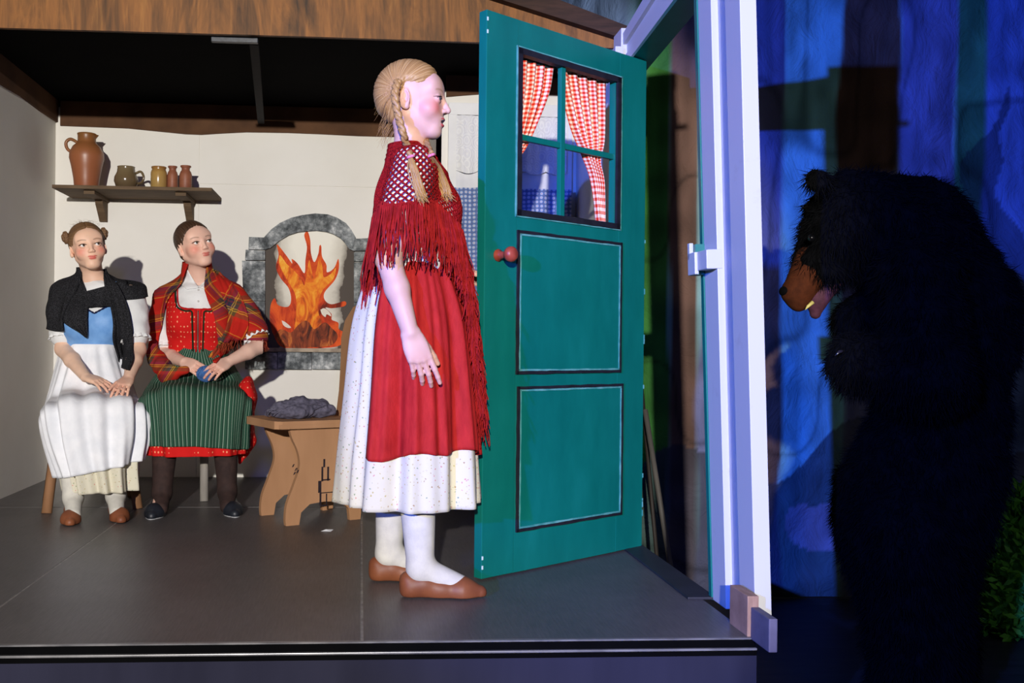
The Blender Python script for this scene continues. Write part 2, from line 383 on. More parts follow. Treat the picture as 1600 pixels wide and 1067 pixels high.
# knob
kx, kz = DP(778, 399); 
m_knob = mk('red_brown_knob', (164, 70, 52), (140, 56, 42), .4, .4, 20)
kb = MB().lathe([(.0, -.002), (.020, -.002), (.020, .004), (.013, .010), (.010, .030), (.011, .040), (.021, .046), (.025, .056), (.024, .066), (.016, .074), (.0, .076)], 28)
kb.v = [(p[0], -p[2], p[1]) for p in kb.v]; o = kb.build('door_knob', m_knob, door, True); o.location = (kx, 0, kz)
# hinge-side ragged edge of chipped paint
for k in range(22):
    z = random.uniform(.05, DH-.1); MB().box((DW-.006, -.002, z), (DW-.002, .002, z+random.uniform(.01, .04))).build('paint_chip', m_lite, door) if k < 8 else None
for z in (DH-.035, DH-.075, .03, .06): MB().box((.001, -.0015, z), (.007, .001, z+.012), bev=.0006).build('paint_chip', mk('chalk_white', (214, 230, 228), (190, 214, 210)), door)

# gingham curtains tied at the sides behind the bars
def gingham(name, n):
    t = NT(name, .85, .1); sep = t.node('ShaderNodeSeparateXYZ'); t.link(t.coord('UV'), sep.inputs[0])
    a = t.math('LESS_THAN', t.math('FRACT', t.math('MULTIPLY', sep.outputs[0], n)), .5); b = t.math('LESS_THAN', t.math('FRACT', t.math('MULTIPLY', sep.outputs[1], n)), .5)
    s_ = t.math('MULTIPLY', t.math('ADD', a, b), .5)
    c = t.ramp(s_, [(0, (240, 228, 216)), (.5, (232, 140, 118)), (1, (208, 44, 24))]); t.color(c)
    t.b.inputs['Subsurface Weight'].default_value = 0
    return t.m
m_ging = gingham('red_gingham_cotton', 60)
def curtain(left, right, label, seed):
    """left/right: edge outlines in pixels, top to bottom, measured on the door plane; pleats gather downwards"""
    o = empty('gingham_curtain', (Ff[0], Ff[1], .006), dang)
    Lp = smoothpath([DP(*p) for p in left], 10); Rp = smoothpath([DP(*p) for p in right], 10)
    m = len(Lp); n = 60; G = np.zeros((m, n, 3)); U = np.zeros((m, n, 2)); w0 = abs(Rp[0][0]-Lp[0][0])*1.25
    for i in range(m):
        wd = abs(Rp[i][0]-Lp[i][0]); amp = .004+.012*(1-min(1, wd/w0))
        for j in range(n):
            t = j/(n-1); x = Lp[i][0]+(Rp[i][0]-Lp[i][0])*t; z = Lp[i][1]+(Rp[i][1]-Lp[i][1])*t
            y = .040+amp*math.sin(t*2*PI*5+seed)+.3*amp*math.sin(t*31+i*.1)
            G[i, j] = (x, y, z); U[i, j] = (t*w0, i/(m-1)*abs(Lp[-1][1]-Lp[0][1])*1.1)
    v, f, uv = gridmesh(G, U)
    c = obj('curtain_cloth', v, f, m_ging, o, uv=uv); md = c.modifiers.new('thickness', 'SOLIDIFY'); md.thickness = .0015
    rod = MB().tube([(Lp[0][0]-.006, .040, max(Lp[0][1], Rp[0][1])-.002), (Rp[0][0]+.006, .040, max(Lp[0][1], Rp[0][1])-.002)], .004, 8).build('curtain_rod', m_teal, o)
    tag(o, label, 'curtain', 'gingham curtains in the teal door'); return o
curtain([(808, 84), (808, 130), (808, 180), (808, 225), (809, 262)], [(878, 102), (872, 140), (856, 182), (836, 225), (817, 250)], 'red and white gingham curtain on the knob side of the teal door window', 0)
curtain([(886, 104), (896, 150), (910, 200), (926, 238), (940, 282), (948, 350)], [(962, 124), (961, 170), (958, 220), (950, 252), (956, 285), (957, 352)], 'red and white gingham curtain on the hinge side of the teal door window', 1.3)

# ------------------------------------------------------------------ window in the wall behind the door, lace and blue cloth
m_frame = mk('white_window_frame', (228, 228, 228), (214, 214, 216), .5, .3, 6)
wn = MB(); xa, xb = P(699, 300, WIN_Y)[0], 1.03
wn.box((xa, WIN_Y-.02, _wz0-.03), (_wx0+.003, WIN_Y, _wz1+.05), bev=.002).box((_wx1-.003, WIN_Y-.02, _wz0-.03), (xb, WIN_Y, _wz1+.05), bev=.002).box((xa, WIN_Y-.022, _wz1), (xb, WIN_Y, _wz1+.06), bev=.002).box((xa, WIN_Y-.022, _wz0-.05), (xb, WIN_Y, _wz0), bev=.002)
wo = struct(wn.build('window_1', m_frame))
m_lace = NT('white_lace', .9, .1)
_v = m_lace.coord('UV', (8.0, 6.0, 1)); vo = m_lace.node('ShaderNodeTexVoronoi'); vo.inputs['Scale'].default_value = 1.0; vo.inputs['Randomness'].default_value = .75; m_lace.link(_v, vo.inputs['Vector'])
_s = m_lace.math('SINE', m_lace.math('MULTIPLY', vo.outputs['Distance'], 34)); m_lace.color(m_lace.ramp(_s, [(.0, (220, 220, 224)), (.5, (230, 230, 231))])); m_lace.bump(_s, .35, .002); m_lace = m_lace.m
lz1 = _wz1-.005; lz0 = P(730, 268, WIN_Y)[2]; bz1 = P(730, 296, WIN_Y)[2]
def hang(name, x0, x1, z1, z0f, y, mat, amp, waves, label, cat, n=160, m=30, par=None):
    xs = np.linspace(x0, x1, n); G = np.zeros((m, n, 3)); U = np.zeros((m, n, 2))
    for i in range(m):
        t = i/(m-1); z = z1+(z0f(xs)-z1)*t; G[i] = np.stack([xs, y+amp*np.sin(xs*waves)*(0.4+.6*t)+amp*.4*np.sin(xs*waves*2.3+1), z], -1)
        U[i] = np.stack([(xs-x0)/.35, (z1-z)/.35], -1)
    v, f, uv = gridmesh(G, U); o = obj(name, v, f, mat, par, uv=uv)
    if label: tag(o, label, cat)
    return o
hang('lace_curtain', _wx0-.002, _wx1, lz1, lambda x: lz0-.016*np.abs(np.sin((x-_wx0)*PI/.11)), WIN_Y-.035, m_lace, .006, 60, 'white scalloped lace valance hanging in the window behind the teal door', 'curtain')
m_plain = mk('white_under_curtain', (224, 224, 228), (212, 212, 218), .9, .1, 8)
hang('white_curtain', _wx0-.001, _wx1, lz1, lambda x: 0*x+bz1-.02, WIN_Y-.018, m_plain, .004, 50, 'plain white curtain behind the lace valance', 'curtain')
m_blue = NT('blue_floral_cotton', .9, .1)
_v = m_blue.coord('UV', (17, 17, 1)); vo = m_blue.node('ShaderNodeTexVoronoi'); vo.inputs['Scale'].default_value = 1.0; vo.inputs['Randomness'].default_value = .15; m_blue.link(_v, vo.inputs['Vector'])
_n = m_blue.noise(m_blue.coord('UV', (30, 30, 1)), 3, 3)
_c = m_blue.ramp(vo.outputs['Distance'], [(.0, (200, 90, 90)), (.14, (214, 190, 200)), (.28, (150, 178, 214)), (.42, (52, 74, 150)), (.6, (34, 48, 120))]); m_blue.color(m_blue.mix(m_blue.math('MULTIPLY', _n, .5), _c, (170, 190, 216))); m_blue = m_blue.m
hang('floral_curtain', _wx0-.06, _wx1+.02, bz1, lambda x: 0*x+.03, WIN_Y-.055, m_blue, .014, 42, 'blue floral cotton curtain hanging to the floor below the lace', 'curtain', m=50)

# ------------------------------------------------------------------ painted forest backdrop
bd = [(-3.2, 6.2), (-1.0, 6.15), (.4, 5.95), (1.0, 5.3), (1.25, 4.75), (1.7, 4.55), (2.6, 4.5), (3.4, 4.45), (4.6, 4.4)]
path = smoothpath([(x, y, 0) for x, y in bd], 60); path = np.array(path)
seg = np.r_[0, np.cumsum(np.linalg.norm(np.diff(path[:, :2], axis=0), axis=1))]
S = np.linspace(0, seg[-1], 620); bx = np.interp(S, seg, path[:, 0]); by = np.interp(S, seg, path[:, 1])
Z = np.linspace(-.455, 3.3, 230)
SS, ZZ = np.meshgrid(S, Z)
def vn(x, y, seed):
    """cheap value noise"""
    rs = np.random.RandomState(seed); T = rs.rand(64, 64); xi = np.floor(x).astype(int); yi = np.floor(y).astype(int); fx = x-xi; fy = y-yi; fx = fx*fx*(3-2*fx); fy = fy*fy*(3-2*fy)
    g = lambda a, b: T[a % 64, b % 64]
    return g(xi, yi)*(1-fx)*(1-fy)+g(xi+1, yi)*fx*(1-fy)+g(xi, yi+1)*(1-fx)*fy+g(xi+1, yi+1)*fx*fy
fold = .010*np.sin(SS*7+.6*np.sin(ZZ*1.7))+.007*np.sin(SS*17+ZZ*.8)+.010*(vn(SS*9, ZZ*7, 3)-.5)+.006*(vn(SS*22, ZZ*16, 4)-.5)
tx = np.gradient(bx); ty = np.gradient(by); ln = np.hypot(tx, ty); nx, ny = ty/ln, -tx/ln
G = np.stack([bx[None]+nx[None]*fold, by[None]+ny[None]*fold, ZZ], -1)
# the painting: tree trunks, foliage and light gaps, placed along the cloth
wob = lambda seed, a: a*(vn(ZZ*2.2+seed, SS*0+seed, 11)-.5)
Xc = np.broadcast_to(bx[None], SS.shape)
sky = np.array(lin((108, 132, 176))); col = np.ones(SS.shape+(3,))*np.array(lin((96, 128, 120)))
col[:] = np.array(lin((140, 190, 200)))
greens = np.array(lin((56, 116, 48))); trunk = np.array(lin((96, 72, 62))); bark2 = np.array(lin((104, 108, 150))); deep = np.array(lin((34, 40, 36)))
def band(x0, x1, c, a=.10, seed=1, z0=-1, z1=9, soft=.02):
    wv = wob(seed, a); k = np.clip((Xc-(x0+wv))/soft+.5, 0, 1)*np.clip(((x1+wob(seed+5, a))-Xc)/soft+.5, 0, 1)*np.clip((ZZ-z0)/.05+.5, 0, 1)*np.clip((z1-ZZ)/.05+.5, 0, 1)
    st = .75+.5*vn(SS*26, ZZ*2.2, seed+20); col[:] = col*(1-k[..., None])+np.array(c)*k[..., None]*st[..., None]
X4 = lambda px: P(px, 500, 4.5)[0]
band(-4, 1.15, sky, .0, 1)
band(-4, 1.2, deep, .3, 2, -1, .5)
band(X4(1005), X4(1056), greens, .03, 3)
band(X4(1054), X4(1100), trunk*1.2, .03, 4)
band(X4(1100), X4(1225), bark2, .05, 5)
band(X4(1160), X4(1212), trunk, .16, 6, -1, 1.15)
band(X4(1225), X4(1320), np.array(lin((130, 196, 200))), .03, 7)
band(X4(1310), X4(1405), trunk*.9, .10, 8, 1.55)
band(X4(1322), X4(1405), bark2*.8, .05, 9, -1, 1.6)
band(X4(1400), X4(1490), bark2*1.15, .04, 10)
band(X4(1490), X4(1535), np.array(lin((60, 120, 84))), .05, 12)
band(X4(1535), X4(1680), np.array(lin((96, 120, 176))), .06, 13)
band(.4, 1.36, sky, .05, 14, 2.0, 9, .1)
# a dark fir between the trunks
fir = (np.abs(Xc-X4(1560)+.25*(vn(ZZ*2.5, SS*0, 33)-.5)) < np.clip((2.05-ZZ)*.22, 0, .24)*(.35+1.2*vn(ZZ*6, SS*3, 31))) & (ZZ > .9-.6*vn(SS*5, SS*0, 34))
col[fir] = col[fir]*.35+np.array(lin((38, 44, 60)))*.65
# rocks and roots along the bottom
rk = ZZ < .1+.5*vn(SS*2.3+.4, SS*0, 41)-.12; col[rk] = col[rk]*.2+np.array(lin((60, 62, 76)))*.8*(.6+.8*vn(SS*8, ZZ*8, 42))[rk][:, None]
stone = ((Xc-X4(1285))/.17)**2+((ZZ+.12)/.13)**2 < .5+1.1*vn(SS*7, ZZ*7, 47); col[stone] = np.array(lin((140, 138, 160)))*(.8+.4*vn(SS*8, ZZ*8, 43))[stone][:, None]
col *= (.7+.6*vn(SS*13, ZZ*9, 44))[..., None]
col *= (1-.45*np.exp(-((vn(SS*4.5, ZZ*2.2, 45)-.5)/.03)**2))[..., None]
m_bd = NT('painted_backdrop_cloth', .75, .2); a = m_bd.node('ShaderNodeVertexColor', layer_name='Col'); m_bd.color(a.outputs[0]); m_bd.bump(m_bd.noise(m_bd.coord('Object', (1, 1, .7)), 7, 6, .6, .8), .65, .05)
v, f, uv = gridmesh(G); o = obj('forest_backdrop', v, f, m_bd.m, None, uv=uv, vcol=np.clip(col, 0, 1).reshape(-1, 3))
tag(o, 'large painted forest backdrop cloth with tree trunks behind the bear', 'backdrop')
# ================================================================== shelf and crockery
m_shelf = mk('grey_brown_wood', (112, 92, 70), (92, 74, 56), .75, .2, 7, (1, 6, 6), .1)
sz0 = P(94, 309.5, BACK_Y)[2]; SF = BACK_Y-.35
xl, xr = P(81, 292, SF)[0], P(331, 295, SF)[0]
sh = empty('wall_shelf', ((xl+xr)/2, BACK_Y, sz0)); sc = Vector(((xl+xr)/2, BACK_Y, sz0))
ST = .018
MB().box((xl-sc.x, -.35, 0), (xr-sc.x, -.0005, ST), bev=.002).build('shelf_board', m_shelf, sh)
for px in (163, 298):
    bxx = P(px, 320, BACK_Y)[0]-sc.x; zb = P(px, 347, BACK_Y)[2]-sz0
    br = MB().box((bxx-.028, -.30, -.02), (bxx+.028, -.001, -.0005), bev=.002).build('bracket', m_shelf, sh)
    mb = MB(); poly = [(.0005, -.021), (.12, -.021), (.105, -.045), (.03, zb+.01), (.022, zb), (.0005, zb)]
    mb.prism([(-a, b) for a, b in poly], .04, Matrix(((0, 1, 0, bxx-.02), (1, 0, 0, 0), (0, 0, 1, 0), (0, 0, 0, 1)))); mb.build('bracket_arm', m_shelf, br)
tag(sh, 'grey-brown wooden wall shelf on two brackets carrying the pots', 'shelf')
SHZ = sz0+ST+.0006
def glaze(name, c1, c2, c3, rough=.35, split=.5, lo=0, hi=.3):
    t = NT(name, rough, .5); sep = t.node('ShaderNodeSeparateXYZ'); t.link(t.coord('Object'), sep.inputs[0])
    mr = t.node('ShaderNodeMapRange'); t.link(sep.outputs[2], mr.inputs[0]); mr.inputs[1].default_value = lo; mr.inputs[2].default_value = hi
    f = t.math('ADD', mr.outputs[0], t.math('MULTIPLY', t.math('SUBTRACT', t.noise(t.coord('Object'), 24, 4), .5), .25))
    t.color(t.ramp(f, [(0, c1), (split, c2), (1, c3)])); t.bump(t.noise(t.coord('Object', (1, 1, 8)), 20, 3), .1, .002); return t.m
def vessel(name, px, Yp, prof, mat, label, cat, extra=None, group=None):
    p = P(px, 290, Yp); o = empty(name, (p[0], Yp, SHZ)); MB().lathe(prof, 40).build('body', mat, o, True)
    if extra: extra(o)
    tag(o, label, cat, group); return o
m_jug = glaze('jug_stoneware', (150, 88, 58), (152, 92, 58), (128, 84, 42), .38, .55, 0, .3)
def jugx(o):
    MB().tube(smoothpath([(-.062, .0, .190), (-.10, 0, .215), (-.108, 0, .25), (-.085, 0, .268), (-.050, 0, .252), (-.044, 0, .245)], 6), .0085, 10).build('handle', m_jug, o, True)
    v = [(.040, -.014, .296), (.062, -.004, .292), (.062, .004, .292), (.040, .014, .296), (.044, -.008, .270), (.044, .008, .270)]
    obj('spout', v, [(0, 1, 2, 3), (0, 4, 1), (2, 5, 3), (1, 4, 5, 2)], m_jug, o, True)
vessel('stoneware_jug', 135, 5.22, [(0, 0), (.058, 0), (.062, .01), (.067, .06), (.078, .12), (.089, .165), (.088, .195), (.072, .228), (.052, .246), (.047, .255), (.047, .285), (.050, .297), (.047, .299), (.041, .29), (.04, .25), (0, .24)], m_jug, 'tall brown stoneware jug with one loop handle on the wall shelf', 'jug', jugx)
m_mug = glaze('mug_glaze', (92, 76, 56), (106, 88, 62), (120, 104, 76), .18, .5, 0, .12)
def mugx(o): MB().tube(smoothpath([(.050, -.0, .085), (.078, -.01, .092), (.094, -.015, .066), (.086, -.012, .038), (.060, -.0, .030)], 6), .0065, 10).build('handle', m_mug, o, True)
vessel('glazed_mug', 197, 5.17, [(0, 0), (.042, 0), (.052, .012), (.062, .04), (.060, .062), (.047, .09), (.044, .112), (.046, .118), (.042, .118), (.040, .1), (.05, .05), (0, .02)], m_mug, 'squat dark olive glazed mug with a ring handle on the wall shelf', 'mug', mugx)
m_jar = glaze('jar_glaze', (166, 134, 78), (172, 136, 76), (138, 92, 44), .22, .7, 0, .12)
vessel('stoneware_jar', 248, 5.16, [(0, 0), (.038, 0), (.042, .006), (.042, .088), (.038, .100), (.035, .106), (.039, .113), (.039, .119), (.034, .119), (.032, .10), (0, .09)], m_jar, 'wide yellow-ochre glazed jar beside two small bottles', 'jar')
m_bot = mk('bottle_clay', (150, 92, 66), (132, 78, 56), .5, .4, 20)
bp = [(0, 0), (.025, 0), (.028, .006), (.0285, .080), (.024, .096), (.0185, .104), (.0185, .116), (.0245, .122), (.0245, .128), (.018, .128), (.015, .1), (0, .09)]
vessel('stoneware_bottle', 269.5, 5.18, bp, m_bot, 'slim red-brown clay bottle between the ochre jar and its twin', 'bottle', None, 'clay bottles on the wall shelf')
vessel('stoneware_bottle', 290, 5.16, [(r*1.15, z) for r, z in bp], m_bot, 'broader red-brown clay bottle at the end of the row of pots', 'bottle', None, 'clay bottles on the wall shelf')

# ================================================================== painted fireplace on the back wall
def W2(px, py): p = P(px, py, BACK_Y); return (p[0], p[2])
fc = P(484, 577, BACK_Y)
fire = empty('painted_fireplace', (fc[0], BACK_Y, fc[2]))
def wl(px, py): a = W2(px, py); return (a[0]-fc[0], a[1]-fc[2])
m_stone = NT('painted_grey_stone', .8, .2)
_v = m_stone.coord('Object'); _f = m_stone.noise(_v, 13, 6, .7); m_stone.color(m_stone.ramp(_f, [(.30, (36, 38, 40)), (.44, (92, 96, 98)), (.56, (146, 150, 151)), (.68, (214, 215, 214))])); m_stone.bump(_f, .3, .006); m_stone = m_stone.m
cxp, cyp = 484, 425         # arch centre in the traced outline
def stone(poly, t): MB().prism([wl(*p) for p in poly], -t, Matrix.Translation((0, -.0006, 0))).build('stone', m_stone, fire)
cols = [[(381, 470), (415, 470), (415, 409), (379, 408)], [(384, 407), (415, 407), (415, 393), (385, 391)], [(389, 390), (415, 391), (422, 388), (413, 372), (390, 371)],
        [(383, 505), (415, 505), (415, 471), (381, 471)], [(382, 543), (415, 543), (415, 506), (384, 506)]]
for k, c in enumerate(cols):
    stone(c, .030+.004*(k % 2)); stone([(2*cxp-x, y+2) for x, y in c], .030+.004*((k+1) % 2))
arch_o = [(413, 372), (437, 350), (474, 337), (512, 336), (541, 350), (556, 372)]; arch_i = [(422, 389), (452, 368), (480, 362), (510, 363), (532, 373), (546, 390)]
for k in range(5): stone([arch_o[k], ((arch_o[k][0]+arch_o[k+1][0])/2, (arch_o[k][1]+arch_o[k+1][1])/2-2), arch_o[k+1], arch_i[k+1], ((arch_i[k][0]+arch_i[k+1][0])/2, (arch_i[k][1]+arch_i[k+1][1])/2-1.5), arch_i[k]], .030+.005*(k % 2))
for x0, x1 in ((384, 434), (435, 487), (488, 540), (541, 586)): stone([(x0, 576.5), (x1, 577), (x1, 551), (x0, 550)], .034)
mb = MB(); a = wl(384, 549); b = wl(586, 546); mb.box((a[0], -.05, a[1]), (b[0], -.0006, b[1]+.004), bev=.002); mb.build('hearth_ledge', mk('pale_ledge', (176, 160, 140), (120, 104, 92), .7, .2, 12), fire)
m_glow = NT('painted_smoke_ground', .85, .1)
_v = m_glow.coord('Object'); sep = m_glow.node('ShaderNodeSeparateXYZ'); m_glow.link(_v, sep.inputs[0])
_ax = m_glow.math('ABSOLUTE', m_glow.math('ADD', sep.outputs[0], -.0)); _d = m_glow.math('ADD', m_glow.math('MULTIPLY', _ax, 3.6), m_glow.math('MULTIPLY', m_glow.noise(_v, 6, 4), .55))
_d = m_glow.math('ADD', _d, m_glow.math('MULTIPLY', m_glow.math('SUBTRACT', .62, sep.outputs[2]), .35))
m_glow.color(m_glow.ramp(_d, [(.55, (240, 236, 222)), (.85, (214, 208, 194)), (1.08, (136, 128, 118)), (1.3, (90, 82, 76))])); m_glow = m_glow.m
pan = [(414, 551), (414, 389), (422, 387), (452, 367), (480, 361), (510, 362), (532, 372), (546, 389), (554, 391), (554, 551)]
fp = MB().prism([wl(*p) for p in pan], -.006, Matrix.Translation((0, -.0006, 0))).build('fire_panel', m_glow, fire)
def flame(name, poly, t, stops, par, sc=9):
    tt = NT(name+'_paint', .7, .2); v = tt.coord('Object', (1, 1, .42)); f = tt.noise(v, sc, 5, .6, 1.6); tt.color(tt.ramp(f, stops))
    q = smoothpath([((360+x/3.81), (320+y/3.81), 0) for x, y in poly]+[((360+poly[0][0]/3.81), (320+poly[0][1]/3.81), 0)], 5)[:-1]
    return MB().prism([wl(p[0], p[1]) for p in q], -.0012, Matrix.Translation((0, -.0066-t, 0))).build(name, tt.m, par)
R1 = [(.34, (110, 34, 18)), (.46, (196, 62, 26)), (.58, (226, 92, 34)), (.75, (170, 46, 24))]
R2 = [(.32, (150, 60, 26)), (.45, (226, 104, 28)), (.56, (244, 156, 44)), (.7, (250, 196, 84)), (.82, (140, 60, 30))]
R3 = [(.36, (70, 34, 24)), (.5, (140, 62, 34)), (.62, (198, 110, 50)), (.8, (96, 48, 34))]
big = [(250, 760), (236, 690), (240, 600), (264, 556), (286, 598), (345, 606), (362, 560), (346, 495), (300, 438), (272, 372), (288, 300), (278, 236), (332, 300), (368, 350), (366, 322), (402, 352), (441, 408), (447, 330), (456, 250), (440, 182), (460, 160), (476, 212), (480, 288), (500, 342), (524, 290), (530, 246), (541, 246), (546, 308), (572, 358), (576, 402), (618, 376), (642, 322), (646, 380), (622, 448), (562, 520), (562, 566), (602, 592), (680, 574), (682, 602), (606, 616), (566, 612), (602, 650), (604, 684), (642, 702), (648, 742), (700, 772), (660, 832), (560, 852), (320, 852)]
flame('flame', big, 0, R1, fp)
flame('flame', [(372, 800), (392, 640), (388, 540), (352, 470), (318, 412), (292, 350), (296, 300), (336, 352), (380, 392), (420, 440), (440, 480), (452, 420), (470, 330), (486, 400), (498, 440), (516, 372), (532, 322), (548, 372), (556, 430), (600, 410), (628, 376), (614, 440), (560, 496), (530, 560), (524, 640), (544, 700), (520, 790), (450, 830)], .0013, R2, fp, 11)
flame('flame', [(262, 780), (300, 740), (360, 760), (400, 720), (440, 690), (470, 700), (500, 740), (560, 700), (600, 730), (640, 780), (600, 835), (480, 848), (330, 846)], .0026, R3, fp, 14)
flame('flame', [(536, 625), (560, 616), (590, 640), (600, 664), (574, 652), (566, 668), (546, 652)], .0039, [(.4, (226, 218, 200)), (.6, (240, 236, 224))], fp)
flame('flame', [(306, 688), (330, 700), (362, 730), (340, 732), (316, 716)], .0039, [(.4, (220, 206, 190)), (.6, (236, 226, 214))], fp)
tag(fire, 'flat painted fireplace with grey stone arch and orange flames on the back wall', 'fireplace')

# ================================================================== cut-out chair with the grey wool
m_card = NT('brown_board', .75, .2)
_v = m_card.coord('Object', (1, 1, .25)); m_card.color(m_card.ramp(m_card.noise(_v, 8, 4), [(.3, (160, 118, 84)), (.7, (178, 134, 98))])); m_card = m_card.m
m_edge = mk('brown_board_edge', (120, 86, 62), (98, 70, 52), .8, .15, 20)
m_ink = mk('dark_paint_line', (52, 42, 46), (38, 32, 36), .8, .1, 20)
f0 = PZ(447, 822, 0); f1 = PZ(563, 811, 0); ux = (f1-f0)/np.linalg.norm(f1-f0); cang = math.atan2(ux[1], ux[0])
chair = empty('wooden_chair', (f0[0], f0[1], 0), cang); CW = np.linalg.norm(f1-f0); CD = .27; SEAT = .43
def legboard(y, flip):
    W_ = CW; h = SEAT-.032
    L = [(0, 0), (-.003, .03), (.004, .09), (.035, .17), (.058, .24), (.050, .30), (.022, .36), (.012, h)]
    Lp = smoothpath([(a, b, 0) for a, b in L], 5); left = [(p[0], p[1]) for p in Lp]; right = [(W_-p[0], p[1]) for p in reversed(Lp)]
    arch = [(W_-.05, 0), (W_-.056, .05), (W_-.09, .082), (W_/2, .088), (.105, .082), (.066, .05), (.058, 0)]
    o = MB().prism(left+right+arch, .022, Matrix.Translation((0, y, 0))).build('leg_board', m_card, chair); return o
lb = legboard(0, 0); legboard(CD, 0)
mb = MB()
seat = [(-.035, -.035), (CW+.03, -.035), (CW+.05, -.01), (CW+.05, CD+.03), (CW+.03, CD+.06), (-.035, CD+.06), (-.06, CD+.03), (-.06, -.01)]
mb.prism([(a, b) for a, b in seat], -.032, Matrix(((1, 0, 0, 0), (0, 0, 1, 0), (0, 1, 0, SEAT), (0, 0, 0, 1)))); st = mb.build('seat', m_card, chair)
MB().box((-.05, -.0375, SEAT-.030), (CW+.03, -.0355, SEAT-.014)).build('seat_edge', m_card, st)
# leaning back plank
Mb = Matrix.Translation((CW-.02, CD*.5, SEAT-.01)) @ Matrix.Rotation(.17, 4, 'Y')
bp = [(-.075, 0), (-.085, .12), (-.115, .25), (-.15, .36), (-.14, .44), (-.08, .5), (0, .52), (.08, .5), (.14, .44), (.15, .36), (.115, .25), (.085, .12), (.075, 0)]
MB().prism(bp, .024, Mb @ Matrix(((0, 1, 0, 0), (1, 0, 0, 0), (0, 0, 1, 0), (0, 0, 0, 1)))).build('backrest', m_card, chair)
# painted tenon and wedge marks, small leaf at the waist of the board
def mark(x0, x1, z0, z1, par=lb): MB().box((x0, -.0014, z0), (x1, -.0002, z1)).build('painted_mark', m_ink, par)
def onboard(px, py):
    q = PPL(px, py, f0, np.array([-ux[1], ux[0], 0]))-f0; return (q[0]*ux[0]+q[1]*ux[1], q[2]+0)
for (x0, y0, x1, y1) in ((502, 729, 505, 752), (502, 748, 516, 751), (511, 729, 514, 751), (505, 717, 508, 730), (497, 751, 502, 770), (500, 768, 520, 771), (499, 770, 502, 790), (500, 788, 512, 791), (509, 771, 511, 790)):
    a = onboard(x0, y1); b = onboard(x1, y0); mark(a[0], b[0], a[1], b[1])
for k, (x0, y0) in enumerate(((456, 730), (460, 736), (458, 742), (463, 739))):
    a = onboard(x0, y0); MB().prism([(a[0], a[1]), (a[0]+.006, a[1]+.012), (a[0]+.012, a[1]+.013), (a[0]+.007, a[1]+.002)], -.001, Matrix.Translation((0, -.0003, 0))).build('painted_mark', m_ink, lb)
tag(chair, 'brown cut-out board chair holding the grey wool', 'chair')
# stray scrap on the floor
p = PZ(510, 830, 0); v = [(p[0]-.022, p[1]-.004, .001), (p[0]+.018, p[1]-.012, .001), (p[0]+.028, p[1]+.008, .006), (p[0]-.008, p[1]+.014, .003), (p[0]-.002, p[1], .008)]
o = obj('paper_scrap', v, [(0, 1, 4), (1, 2, 4), (2, 3, 4), (3, 0, 4)], mk('white_paper', (226, 226, 230), (210, 210, 214)), None, False); tag(o, 'small white paper scrap on the stage floor beside the chair', 'paper')
# poles leaning outside the doorway
for k, (a, b, r, lab) in enumerate((((1042, 850), (1008, 640), .012, 'grey pole leaning outside the doorway behind the teal door'), ((1020, 800), (1002, 600), .009, 'thin dark stick leaning beside the grey pole outside the doorway'))):
    p = P(*a, 4.15+.1*k); q = P(*b, 4.3+.1*k); d = q-p; p = p + d*((-.458-p[2])/d[2]) 
    o = MB().tube([p, p+(q-p)*.5, q], r, 10).build('leaning_pole', mk('pole_grey%d' % k, (88, 84, 78) if k == 0 else (48, 42, 36), None, .6, .3, 9), None, True); tag(o, lab, 'pole')
# ================================================================== implicit-surface modelling tools
def nrm(v): v = np.asarray(v, float); return v/(np.linalg.norm(v)+1e-12)
def RX(a): c, s = math.cos(a), math.sin(a); return np.array([[1, 0, 0], [0, c, -s], [0, s, c]])
def RY(a): c, s = math.cos(a), math.sin(a); return np.array([[c, 0, s], [0, 1, 0], [-s, 0, c]])
def RZ(a): c, s = math.cos(a), math.sin(a); return np.array([[c, -s, 0], [s, c, 0], [0, 0, 1]])
def cone(a, b, ra, rb, k=.012, sub=False): return ('c', np.array(a, float), np.array(b, float), ra, rb, k, sub)
def ell(c, r, R=None, k=.02, sub=False): return ('e', np.array(c, float), np.array(r if hasattr(r, '__len__') else (r, r, r), float), R, None, k, sub)
class Frame:
    """places primitives given in centimetres of a head or other local frame"""
    def __init__(s, o, R, sc): s.o = np.array(o, float); s.R = R; s.s = sc
    def pt(s, p): return s.o+s.R @ (np.array(p, float)*s.s)
    def inv(s, p): return ((p-s.o) @ s.R)/s.s
    def prim(s, q):
        if q[0] == 'c': return ('c', s.pt(q[1]), s.pt(q[2]), q[3]*s.s, q[4]*s.s, q[5]*s.s, q[6])
        R = q[3] if q[3] is not None else np.eye(3)
        return ('e', s.pt(q[1]), q[2]*s.s, s.R @ R, None, q[5]*s.s, q[6])
